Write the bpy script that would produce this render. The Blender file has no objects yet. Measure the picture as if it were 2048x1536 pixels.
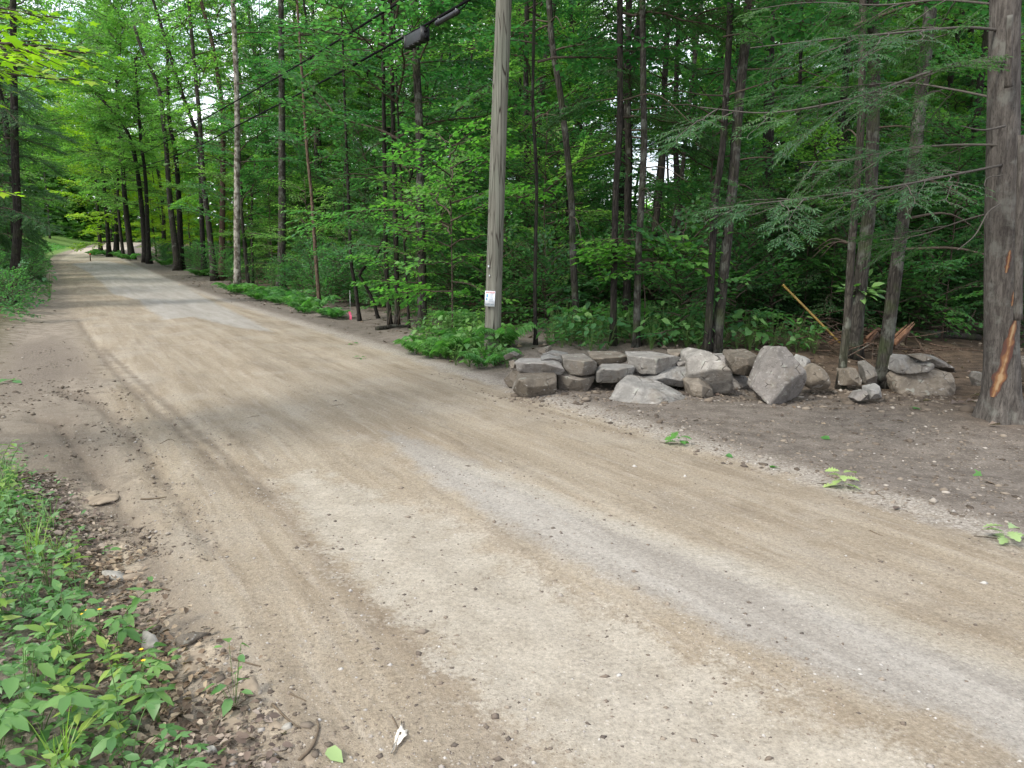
import bpy, math, random
import numpy as np
from mathutils import Vector, Matrix, Quaternion, Euler

RNG = np.random.default_rng(7)
random.seed(7)
C = bpy.context.scene.collection
SC = bpy.context.scene

# ------------------------------------------------------------------ camera, sky, sun, exposure
PITCH = math.radians(10.0)
CAMH = 1.6
FPX = 1540.0
cam = bpy.data.cameras.new('camera')
cam_o = bpy.data.objects.new('camera', cam)
C.objects.link(cam_o)
cam_o.location = (0, 0, CAMH)
cam_o.rotation_euler = (math.radians(90) - PITCH, 0, 0)
cam.sensor_width = 36.0
cam.lens = 36.0 * FPX / 2048.0
cam.clip_start = 0.05
cam.clip_end = 3000
SC.camera = cam_o

SUN_EL = math.radians(44)
SUN_AZ = math.radians(-128)          # compass bearing of the sun measured from +Y towards +X
w = bpy.data.worlds.new('World')
SC.world = w
w.use_nodes = True
wt = w.node_tree
wt.nodes.clear()
w_out = wt.nodes.new('ShaderNodeOutputWorld')
w_bg = wt.nodes.new('ShaderNodeBackground')
w_sky = wt.nodes.new('ShaderNodeTexSky')
w_sky.sky_type = 'NISHITA'
w_sky.sun_disc = False
w_sky.sun_elevation = SUN_EL
w_sky.sun_rotation = SUN_AZ
w_sky.air_density = 1.0
w_sky.dust_density = 1.5
w_tc = wt.nodes.new('ShaderNodeTexCoord')
w_mp = wt.nodes.new('ShaderNodeMapping')
w_mp.inputs['Scale'].default_value = (1.0, 1.0, 2.6)
w_nz = wt.nodes.new('ShaderNodeTexNoise')
w_nz.inputs['Scale'].default_value = 2.6
w_nz.inputs['Detail'].default_value = 7
w_nz.inputs['Roughness'].default_value = 0.6
w_rp = wt.nodes.new('ShaderNodeValToRGB')
w_rp.color_ramp.elements[0].position = 0.36
w_rp.color_ramp.elements[1].position = 0.56
w_mx = wt.nodes.new('ShaderNodeMix')
w_mx.data_type = 'RGBA'
w_mx.inputs[7].default_value = (8.6, 8.8, 9.4, 1)      # cloud white
wt.links.new(w_tc.outputs['Generated'], w_mp.inputs['Vector'])
wt.links.new(w_mp.outputs['Vector'], w_nz.inputs['Vector'])
wt.links.new(w_nz.outputs['Fac'], w_rp.inputs['Fac'])
wt.links.new(w_rp.outputs['Color'], w_mx.inputs[0])
wt.links.new(w_sky.outputs['Color'], w_mx.inputs[6])
wt.links.new(w_mx.outputs[2], w_bg.inputs['Color'])
w_bg.inputs['Strength'].default_value = 0.105
wt.links.new(w_bg.outputs['Background'], w_out.inputs['Surface'])

sun = bpy.data.lights.new('sun', 'SUN')
sun.energy = 1.5
sun.angle = math.radians(10)
sun.color = (1.0, 0.96, 0.88)
sun_o = bpy.data.objects.new('sun', sun)
C.objects.link(sun_o)
_sd = Vector((math.sin(SUN_AZ) * math.cos(SUN_EL), math.cos(SUN_AZ) * math.cos(SUN_EL), math.sin(SUN_EL)))
sun_o.rotation_euler = _sd.to_track_quat('Z', 'Y').to_euler()
sun_o.location = _sd * 60

SC.view_settings.view_transform = 'Standard'
SC.view_settings.look = 'None'
SC.view_settings.gamma = 1
SC.view_settings.use_curve_mapping = False
SC.view_settings.exposure = 1.52
SC.render.engine = 'CYCLES'
SC.cycles.use_denoising = True
SC.cycles.max_bounces = 7
SC.cycles.diffuse_bounces = 4
SC.cycles.transmission_bounces = 5
SC.cycles.glossy_bounces = 2
SC.cycles.transparent_max_bounces = 4
SC.cycles.sample_clamp_indirect = 6
SC.cycles.caustics_reflective = False
SC.cycles.caustics_refractive = False

# ------------------------------------------------------------------ helpers: noise, terrain, pixels
def _hash(ix, iy, seed):
    n = (ix.astype(np.int64) * 374761393 + iy.astype(np.int64) * 668265263 + seed * 1274126177) & 0x7fffffff
    n = ((n ^ (n >> 13)) * 1274126177) & 0x7fffffff
    n = n ^ (n >> 16)
    return (n & 0xffff) / 32767.5 - 1.0

def vnoise(x, y, seed=0):
    x = np.asarray(x, float); y = np.asarray(y, float)
    ix = np.floor(x); iy = np.floor(y)
    fx = x - ix; fy = y - iy
    ux = fx * fx * (3 - 2 * fx); uy = fy * fy * (3 - 2 * fy)
    a = _hash(ix, iy, seed); b = _hash(ix + 1, iy, seed)
    c = _hash(ix, iy + 1, seed); d = _hash(ix + 1, iy + 1, seed)
    return (a * (1 - ux) + b * ux) * (1 - uy) + (c * (1 - ux) + d * ux) * uy

def fbm(x, y, seed=0, octv=4, rough=0.5):
    t = 0; amp = 1.0; n = 0
    for i in range(octv):
        t = t + amp * vnoise(np.asarray(x) * 2 ** i, np.asarray(y) * 2 ** i, seed + i * 17)
        n += amp; amp *= rough
    return t / n

def sstep(a, b, x):
    t = np.clip((np.asarray(x, float) - a) / (b - a), 0, 1)
    return t * t * (3 - 2 * t)

RA = math.radians(30.5)
DX, DY = -math.sin(RA), math.cos(RA)      # along the road
NX, NY = math.cos(RA), math.sin(RA)       # across, to the right

def us(x, y):
    x = np.asarray(x, float); y = np.asarray(y, float)
    s = x * DX + y * DY
    u = x * NX + y * NY
    u = u - 0.0022 * np.clip(s - 60, 0, None) ** 2      # the road bends to the right at its far end
    return u, s

def xy_of(u, s):
    return u * NX + s * DX, u * NY + s * DY

def edge_left(s):
    return 0.25 - 1.6 * sstep(44, 56, s) - 0.9 * np.exp(-((np.asarray(s) - 13.0) / 5.0) ** 2) + 0.12 * vnoise(np.asarray(s) * 0.5, 3.3, 5)

def edge_right(s):
    return 4.42 + 0.1 * vnoise(np.asarray(s) * 0.6, 9.1, 6)

def ground_h(x, y, fine=False):
    x = np.asarray(x, float); y = np.asarray(y, float)
    u, s = us(x, y)
    z = np.interp(s, [-50, 27, 33, 40, 52, 64, 72, 85, 104, 130, 400], [0, 0, .06, .18, .46, .76, .76, 1.2, 1.85, 3.4, 12.0])
    onroad = sstep(edge_left(s) - 0.5, edge_left(s) + 0.3, u) * (1 - sstep(edge_right(s) - 0.2, edge_right(s) + 0.5, u))
    # crown of the road and wheel ruts
    z = z + onroad * (0.05 * np.exp(-((u - 2.35) / 1.6) ** 2) - 0.02 * np.exp(-((u - 1.75) / 0.35) ** 2) - 0.02 * np.exp(-((u - 3.1) / 0.3) ** 2))
    # left bank
    el = edge_left(s)
    z = z + 0.10 * sstep(0.1, 1.2, el - u) + (0.15 + 0.5 * sstep(16, 26, s)) * sstep(0.6, 4.0, el - u)
    # ditch-like groove on the left of the road, near the camera
    z = z - 0.06 * np.exp(-((u - 0.15) / 0.22) ** 2) * (1 - sstep(6, 11, s)) * (0.7 + 0.6 * vnoise(s * 1.3, 1.7, 8))
    # right verge with low bank by the pole
    z = z + 0.03 * np.exp(-((u - 4.75) / 0.3) ** 2)
    z = z + 0.22 * sstep(4.75, 5.35, u) * sstep(6.6, 8.2, s) * (1 - sstep(11.0, 14.5, s))
    off = sstep(0.2, 1.2, np.maximum(el - u, u - 4.6))
    z = z + off * 0.07 * fbm(x * 0.7, y * 0.7, 11, 3) + sstep(7, 12, u) * 0.12 * fbm(x * 0.25, y * 0.25, 21, 2)
    if fine:
        r = np.hypot(x, y)
        f = 1 - sstep(14, 40, r)
        z = z + f * (0.006 * fbm(x * 3, y * 3, 31, 3) + onroad * 0.007 * fbm(u * 5.5, s * 0.55, 41, 3) + off * 0.022 * (1 - 0.8 * sstep(6, 11, r)) * fbm(x * 4.5, y * 4.5, 51, 4, 0.65)
                     + 0.004 * fbm(x * 14, y * 14, 61, 3, 0.6))
        vg = np.exp(-((u - 0.1) / 0.55) ** 2) * (1 - sstep(7, 12, s))
        z = z + vg * 0.035 * fbm(x * 6, y * 6, 71, 4, 0.65)
    return z

def gz(x, y):
    return float(ground_h(x, y, True))

CP, SP = math.cos(PITCH), math.sin(PITCH)
def ray(px, py):
    a = (px - 1024.0) / FPX; b = -(py - 768.0) / FPX
    return np.array([a, CP + b * SP, -SP + b * CP])

def at(px, py, Y):
    """the point on the ray through a photo pixel that lies Y metres ahead"""
    r = ray(px, py)
    t = Y / r[1]
    return Vector((r[0] * t, Y, CAMH + r[2] * t))

def ground_at(px, py):
    r = ray(px, py)
    t = np.linspace(1.5, 160, 6000)
    hit = (CAMH + r[2] * t) - ground_h(r[0] * t, r[1] * t)
    k = int(np.argmax(hit < 0)) if (hit < 0).any() else len(t) - 1
    if k > 0 and hit[k] < 0:
        f = hit[k - 1] / (hit[k - 1] - hit[k])
        tt = t[k - 1] + f * (t[k] - t[k - 1])
    else:
        tt = t[k]
    x, y = r[0] * tt, r[1] * tt
    return Vector((x, y, gz(x, y)))

# ------------------------------------------------------------------ helpers: meshes and objects
class MB:
    def __init__(self):
        self.v = []; self.f = []; self.n = 0
    def add(self, verts, faces):
        """faces: list of integer arrays, (k,3) or (k,4), indices local to verts"""
        verts = np.asarray(verts, float).reshape(-1, 3)
        if not isinstance(faces, list): faces = [faces]
        for f in faces:
            f = np.asarray(f, int)
            if len(f): self.f.append(f + self.n)
        self.v.append(verts); self.n += len(verts)
    def mesh(self, name, mats, smooth=False):
        me = bpy.data.meshes.new(name)
        if self.n == 0: return me
        V = np.concatenate(self.v)
        me.vertices.add(len(V)); me.vertices.foreach_set('co', V.ravel())
        lt = np.concatenate([np.full(len(f), f.shape[1]) for f in self.f])
        li = np.concatenate([f.ravel() for f in self.f])
        ls = np.concatenate([[0], np.cumsum(lt)[:-1]])
        me.loops.add(len(li)); me.loops.foreach_set('vertex_index', li.astype(np.int32))
        me.polygons.add(len(lt)); me.polygons.foreach_set('loop_start', ls.astype(np.int32)); me.polygons.foreach_set('loop_total', lt.astype(np.int32))
        if smooth: me.polygons.foreach_set('use_smooth', np.ones(len(lt), bool))
        me.update(calc_edges=True)
        if not isinstance(mats, (list, tuple)): mats = [mats]
        for m in mats: me.materials.append(m)
        return me
    def build(self, name, mats, parent=None, smooth=False):
        return link(name, self.mesh(name, mats, smooth), parent)

def link(name, me, parent=None, loc=None):
    o = bpy.data.objects.new(name, me)
    C.objects.link(o)
    if parent: o.parent = parent
    if loc is not None: o.location = loc
    return o

def tag(o, label=None, cat=None, group=None, kind=None):
    if label: o['label'] = label
    if cat: o['category'] = cat
    if group: o['group'] = group
    if kind: o['kind'] = kind
    return o

def empty(name, loc, label, cat, group=None, rz=0.0):
    o = bpy.data.objects.new(name, None)
    C.objects.link(o)
    o.location = loc; o.rotation_euler = (0, 0, rz); o.empty_display_size = 0.2
    return tag(o, label, cat, group)

def copy_tree(o, parent=None):
    c = o.copy(); C.objects.link(c); c.parent = parent
    for ch in o.children: copy_tree(ch, c)
    return c

def tube(mb, pts, rad, sides=6, cap=True, wob=None):
    P = np.asarray(pts, float); n = len(P)
    rad = np.broadcast_to(np.asarray(rad, float), (n,))
    T = np.gradient(P, axis=0); T /= np.linalg.norm(T, axis=1)[:, None] + 1e-9
    ref = np.array([1.0, 0, 0]) if abs(T[0][0]) < 0.8 else np.array([0, 1.0, 0])
    U = np.cross(T, ref); U /= np.linalg.norm(U, axis=1)[:, None] + 1e-9
    W = np.cross(T, U)
    a = np.arange(sides) * 2 * math.pi / sides
    R = rad[:, None] * np.ones((1, sides))
    if wob is not None: R = R * wob(np.arange(n)[:, None], a[None, :])
    V = P[:, None, :] + R[..., None] * (np.cos(a)[None, :, None] * U[:, None, :] + np.sin(a)[None, :, None] * W[:, None, :])
    i = np.arange(n - 1)[:, None]; j = np.arange(sides)[None, :]
    j2 = (j + 1) % sides
    F = np.stack([i * sides + j, (i + 1) * sides + j, (i + 1) * sides + j2, i * sides + j2], -1).reshape(-1, 4)
    vs = V.reshape(-1, 3); fs = [F]
    if cap:
        vs = np.vstack([vs, P[0], P[-1]])
        jj = np.arange(sides); k2 = (jj + 1) % sides
        fs.append(np.stack([np.full(sides, n * sides), jj, k2], -1))
        fs.append(np.stack([np.full(sides, n * sides + 1), (n - 1) * sides + k2, (n - 1) * sides + jj], -1))
    mb.add(vs, fs)

def box(mb, c, size, rot=None):
    x, y, z = np.array(size) / 2
    V = np.array([[-x, -y, -z], [x, -y, -z], [x, y, -z], [-x, y, -z], [-x, -y, z], [x, -y, z], [x, y, z], [-x, y, z]])
    if rot is not None: V = V @ np.array(rot.to_3x3()).T
    mb.add(V + np.array(c), np.array([[0, 3, 2, 1], [4, 5, 6, 7], [0, 1, 5, 4], [1, 2, 6, 5], [2, 3, 7, 6], [3, 0, 4, 7]]))

def nrm(a):
    return a / (np.linalg.norm(a, axis=-1, keepdims=True) + 1e-9)

def leaf_mesh(mb, P, D, N, S, w=0.55, fold=0.10, shape='kite', curl=0.12):
    """many leaves: base P, direction D, normal N, length S"""
    P = np.asarray(P); D = nrm(np.asarray(D)); N = np.asarray(N)
    N = nrm(N - (N * D).sum(1)[:, None] * D)
    B = np.cross(N, D); S = np.asarray(S)[:, None]; n = len(P)
    if shape == 'kite':
        V = np.stack([P, P + D * S * .45 + B * S * w * .5 + N * S * fold, P + D * S - N * S * curl, P + D * S * .45 - B * S * w * .5 + N * S * fold], 1)
        k = np.arange(n)[:, None] * 4
        F = np.concatenate([k + [0, 3, 2], k + [0, 2, 1]])
        mb.add(V.reshape(-1, 3), F)
    elif shape == 'oval':
        def p(t, b, zz): return P + D * S * t + B * S * w * b + N * S * zz
        V = np.stack([p(0, 0, 0), p(.25, .42, fold), p(.6, .44, fold * .6 - curl * .4), P + D * S - N * S * curl,
                      p(.6, -.44, fold * .6 - curl * .4), p(.25, -.42, fold), p(.3, 0, .0), p(.65, 0, -curl * .5)], 1)
        k = np.arange(n)[:, None] * 8
        Q = np.concatenate([k + [6, 7, 2, 1], k + [6, 5, 4, 7]])
        T = np.concatenate([k + [0, 6, 1], k + [0, 5, 6], k + [7, 3, 2], k + [7, 4, 3]])
        mb.add(V.reshape(-1, 3), [Q, T])
    elif shape == 'maple':
        ang = np.radians([180, 118, 95, 62, 42, 20, 0, -20, -42, -62, -95, -118])
        rr = np.array([.08, .36, .22, .52, .30, .36, .62, .36, .30, .52, .22, .36])
        pts = [P + D * S * (.36 + r * math.cos(a)) + B * S * r * math.sin(a) * 1.05 - N * S * (curl * max(0, r - .25)) for a, r in zip(ang, rr)]
        pts.append(P + D * S * .36 + N * S * .02)
        V = np.stack(pts, 1); k = np.arange(n)[:, None] * 13
        F = np.concatenate([k + [12, (i + 1) % 12, i] for i in range(12)])
        mb.add(V.reshape(-1, 3), F)
    elif shape == 'oak':
        tt = [.04, .12, .22, .30, .38, .46, .56, .63, .74, .82, .92]
        hw = [.03, .05, .18, .09, .28, .13, .36, .17, .30, .14, .14]
        pts = []
        for t, h in zip(tt, hw): pts.append(P + D * S * t + B * S * h * w * 1.9 + N * S * (fold * h * 3 - curl * t * t))
        for t, h in zip(tt, hw): pts.append(P + D * S * t - B * S * h * w * 1.9 + N * S * (fold * h * 3 - curl * t * t))
        for t in tt: pts.append(P + D * S * t - N * S * curl * t * t)
        pts.append(P + D * S - N * S * curl)
        V = np.stack(pts, 1); m = len(tt); k = np.arange(n)[:, None] * (3 * m + 1)
        Q = [];
        for i in range(m - 1):
            Q.append(k + [2 * m + i, 2 * m + i + 1, i + 1, i]); Q.append(k + [2 * m + i, m + i, m + i + 1, 2 * m + i + 1])
        T = [k + [2 * m + m - 1, 3 * m, m - 1], k + [2 * m + m - 1, 2 * m - 1, 3 * m]]
        mb.add(V.reshape(-1, 3), [np.concatenate(Q), np.concatenate(T)])

# ------------------------------------------------------------------ helpers: materials
class NT:
    def __init__(self, name):
        self.m = bpy.data.materials.new(name); self.m.use_nodes = True
        self.t = self.m.node_tree; self.t.nodes.clear()
        self.out = self.t.nodes.new('ShaderNodeOutputMaterial')
    def n(self, typ, **kw):
        x = self.t.nodes.new(typ)
        for k, v in kw.items(): setattr(x, k, v)
        return x
    def set(self, sock, v):
        if hasattr(v, 'is_linked') or isinstance(v, bpy.types.NodeSocket): self.t.links.new(v, sock)
        else: sock.default_value = v
    def coord(self, kind='Object'):
        return self.n('ShaderNodeTexCoord').outputs[kind]
    def attr(self, name):
        return self.n('ShaderNodeAttribute', attribute_name=name).outputs['Fac']
    def mapping(self, vec, scale=(1, 1, 1), loc=(0, 0, 0)):
        x = self.n('ShaderNodeMapping'); self.set(x.inputs['Vector'], vec); x.inputs['Scale'].default_value = scale; x.inputs['Location'].default_value = loc
        return x.outputs['Vector']
    def noise(self, vec, scale, detail=4, rough=0.55, dist=0.0):
        x = self.n('ShaderNodeTexNoise'); self.set(x.inputs['Vector'], vec)
        x.inputs['Scale'].default_value = scale; x.inputs['Detail'].default_value = detail; x.inputs['Roughness'].default_value = rough; x.inputs['Distortion'].default_value = dist
        return x.outputs['Fac']
    def voro(self, vec, scale, out='Distance', feature='F1', rnd=1.0):
        x = self.n('ShaderNodeTexVoronoi', feature=feature); self.set(x.inputs['Vector'], vec)
        x.inputs['Scale'].default_value = scale; x.inputs['Randomness'].default_value = rnd
        return x.outputs[out]
    def math(self, op, a, b=0.0, clamp=False):
        x = self.n('ShaderNodeMath', operation=op, use_clamp=clamp); self.set(x.inputs[0], a); self.set(x.inputs[1], b)
        return x.outputs[0]
    def ramp(self, fac, stops):
        x = self.n('ShaderNodeValToRGB'); self.set(x.inputs['Fac'], fac)
        e = x.color_ramp.elements
        while len(e) < len(stops): e.new(0.5)
        for el, (p, c) in zip(e, stops):
            el.position = p
            el.color = (c, c, c, 1) if isinstance(c, (int, float)) else (*c, 1)
        return x.outputs['Color']
    def step(self, v, a, b):
        x = self.n('ShaderNodeMapRange', interpolation_type='SMOOTHSTEP'); self.set(x.inputs['Value'], v)
        x.inputs['From Min'].default_value = a; x.inputs['From Max'].default_value = b
        return x.outputs['Result']
    def mix(self, fac, a, b, mode='MIX'):
        x = self.n('ShaderNodeMix', data_type='RGBA', blend_type=mode)
        self.set(x.inputs[0], fac)
        for s, v in ((x.inputs[6], a), (x.inputs[7], b)):
            self.set(s, (*v, 1) if isinstance(v, tuple) and len(v) == 3 else v)
        return x.outputs[2]
    def bump(self, h, strength, dist=0.02, normal=None):
        x = self.n('ShaderNodeBump'); x.inputs['Strength'].default_value = strength; x.inputs['Distance'].default_value = dist
        self.set(x.inputs['Height'], h)
        if normal is not None: self.set(x.inputs['Normal'], normal)
        return x.outputs['Normal']
    def bsdf(self, color, rough=0.8, normal=None, spec=0.3, metal=0.0):
        p = self.n('ShaderNodeBsdfPrincipled')
        self.set(p.inputs['Base Color'], (*color, 1) if isinstance(color, tuple) and len(color) == 3 else color)
        self.set(p.inputs['Roughness'], rough); p.inputs['Metallic'].default_value = metal
        p.inputs['Specular IOR Level'].default_value = spec
        if normal is not None: self.set(p.inputs['Normal'], normal)
        return p.outputs[0]
    def done(self, shader):
        self.t.links.new(shader, self.out.inputs['Surface']); return self.m

def leaf_mat(name, dark, mid, light, trans=0.4, rough=0.5, spec=0.35):
    k = NT(name)
    g = k.n('ShaderNodeNewGeometry')
    oi = k.n('ShaderNodeObjectInfo')
    f = k.math('ADD', k.math('MULTIPLY', g.outputs['Random Per Island'], 0.72), k.math('MULTIPLY', oi.outputs['Random'], 0.28))
    col = k.ramp(f, [(0.0, dark), (0.5, mid), (1.0, light)])
    big = k.noise(g.outputs['Position'], 0.9, 2)
    col = k.mix(k.step(big, 0.42, 0.68), col, k.mix(1.0, col, (1.2, 1.12, 0.85), 'MULTIPLY'))
    p = k.bsdf(col, rough, None, spec)
    tr = k.n('ShaderNodeBsdfTranslucent')
    k.set(tr.inputs['Color'], k.mix(1.0, col, (1.25, 1.7, 0.85), 'MULTIPLY'))
    ms = k.n('ShaderNodeMixShader'); ms.inputs[0].default_value = trans
    k.t.links.new(p, ms.inputs[1]); k.t.links.new(tr.outputs[0], ms.inputs[2])
    return k.done(ms.outputs[0])

def plain(name, col, rough=0.6, spec=0.3, metal=0.0, var=0.15, scale=30):
    k = NT(name)
    n = k.noise(k.coord(), scale, 4)
    c = k.mix(k.step(n, 0.3, 0.7), tuple(x * (1 - var) for x in col), tuple(min(1, x * (1 + var)) for x in col))
    return k.done(k.bsdf(c, rough, k.bump(n, 0.15, 0.004), spec, metal))

def bark_mat(name, c0, c1, lichen=(0.20, 0.21, 0.175), lich=0.25, scale=1.0, moss=0.0, ridge=0.6):
    k = NT(name)
    g = k.n('ShaderNodeNewGeometry').outputs['Position']
    v = k.mapping(g, (1, 1, 0.14))
    n1 = k.noise(v, 26 * scale, 5, 0.65, 0.4)
    ridg = k.voro(k.mapping(g, (1, 1, 0.2)), 24 * scale, 'Distance', 'DISTANCE_TO_EDGE')
    n2 = k.noise(g, 5.5, 5, 0.6)
    col = k.mix(k.step(n1, 0.3, 0.7), c0, c1)
    col = k.mix(k.math('MULTIPLY', k.step(ridg, 0.12, 0.0), ridge), col, tuple(x * 0.45 for x in c0))
    nf = k.noise(k.mapping(g, (1, 1, 0.3)), 70 * scale, 4, 0.7)
    col = k.mix(k.math('MULTIPLY', k.step(nf, 0.5, 0.65), 0.5), col, tuple(x * 0.5 for x in c0))
    col = k.mix(k.math('MULTIPLY', k.step(n2, 0.62 - lich * .3, 0.72 - lich * .2), min(0.8, 0.3 + lich)), col, lichen)
    if moss > 0:
        n3 = k.noise(g, 3.0, 4)
        col = k.mix(k.math('MULTIPLY', k.step(n3, 0.5, 0.65), moss), col, (0.05, 0.075, 0.02))
    h = k.math('ADD', n1, k.math('MULTIPLY', k.step(ridg, 0.0, 0.18), 0.8 * ridge))
    return k.done(k.bsdf(col, 0.9, k.bump(h, 0.9, 0.02), 0.15))

M = {}
M['leaf'] = leaf_mat('maple_leaf', (0.028, 0.10, 0.040), (0.047, 0.15, 0.056), (0.078, 0.205, 0.064), 0.5)
M['leaf_dark'] = leaf_mat('understory_leaf', (0.038, 0.115, 0.048), (0.062, 0.17, 0.062), (0.105, 0.235, 0.075), 0.5)
M['leaf_light'] = leaf_mat('light_leaf', (0.08, 0.18, 0.055), (0.128, 0.255, 0.07), (0.20, 0.335, 0.09), 0.58)  # backlight and haze of the deeper wood are put into this lighter green
M['leaf_bright'] = leaf_mat('bright_beech_leaf', (0.06, 0.175, 0.04), (0.105, 0.255, 0.05), (0.17, 0.335, 0.065), 0.5)
M['leaf_yellow'] = leaf_mat('yellow_green_leaf', (0.15, 0.27, 0.015), (0.25, 0.38, 0.02), (0.34, 0.46, 0.03), 0.5)  # the glow of sun through leaves is put into this yellow-green
M['needle'] = leaf_mat('hemlock_needle', (0.026, 0.075, 0.034), (0.046, 0.11, 0.046), (0.08, 0.155, 0.058), 0.4)
M['weed_pale'] = leaf_mat('yellowish_weed_leaf', (0.10, 0.19, 0.035), (0.17, 0.28, 0.05), (0.26, 0.34, 0.10), 0.4, 0.45, 0.4)
M['weed'] = leaf_mat('weed_leaf', (0.045, 0.13, 0.035), (0.09, 0.20, 0.06), (0.17, 0.30, 0.11), 0.35, 0.42, 0.5)
M['fern'] = leaf_mat('fern_leaf', (0.045, 0.14, 0.04), (0.075, 0.20, 0.055), (0.115, 0.26, 0.07), 0.4)
M['fresh'] = leaf_mat('fallen_green_leaf', (0.16, 0.24, 0.09), (0.23, 0.32, 0.13), (0.30, 0.38, 0.19), 0.2)
M['litter'] = leaf_mat('dead_leaf', (0.045, 0.032, 0.026), (0.13, 0.095, 0.075), (0.40, 0.34, 0.29), 0.1, 0.7)
M['bark'] = bark_mat('grey_brown_bark', (0.030, 0.026, 0.021), (0.072, 0.063, 0.052), lich=0.25, moss=0.15)
M['bark_dark'] = bark_mat('dark_bark', (0.016, 0.014, 0.012), (0.045, 0.039, 0.033), lich=0.08, moss=0.15)
M['bark_pale'] = bark_mat('pale_flaking_bark', (0.075, 0.058, 0.042), (0.16, 0.138, 0.11), lichen=(0.33, 0.315, 0.27), lich=0.7)
M['bark_lich'] = bark_mat('lichened_bark', (0.026, 0.023, 0.019), (0.062, 0.056, 0.047), lichen=(0.105, 0.11, 0.092), lich=0.4, moss=0.35)
M['bark_red'] = bark_mat('reddish_bark', (0.075, 0.05, 0.036), (0.15, 0.105, 0.075), lich=0.2)
M['bark_hem'] = bark_mat('hemlock_bark', (0.045, 0.039, 0.034), (0.115, 0.103, 0.09), lichen=(0.14, 0.14, 0.122), lich=0.3, scale=1.2, ridge=0.15)
M['twig'] = plain('twig', (0.07, 0.055, 0.042), 0.9, 0.1)
M['stick'] = plain('stick', (0.11, 0.085, 0.06), 0.9, 0.1)
M['green_stem'] = plain('green_stem', (0.07, 0.13, 0.03), 0.6)

# ------------------------------------------------------------------ the ground and the road: one tessellation, split at the road's edges
def poly_sd(x, y, pix, near=0.0):
    """signed distance (m, inside positive) to the outline given as points on the ground"""
    P = np.array([[*ground_flat(a, b)] for a, b in pix])
    n = len(P); d2 = np.full(x.shape, 1e9); inside = np.zeros(x.shape, bool)
    for i in range(n):
        ax, ay = P[i]; bx, by = P[(i + 1) % n]
        ex, ey = bx - ax, by - ay
        t = np.clip(((x - ax) * ex + (y - ay) * ey) / (ex * ex + ey * ey + 1e-9), 0, 1)
        d2 = np.minimum(d2, (x - ax - t * ex) ** 2 + (y - ay - t * ey) ** 2)
        c = ((ay > y) != (by > y)) & (x < (bx - ax) * (y - ay) / (by - ay + 1e-12) + ax)
        inside ^= c
    return np.where(inside, 1, -1) * np.sqrt(d2)

def ground_flat(px, py):
    p = ground_at(px, py)
    return p.x, p.y

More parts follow.
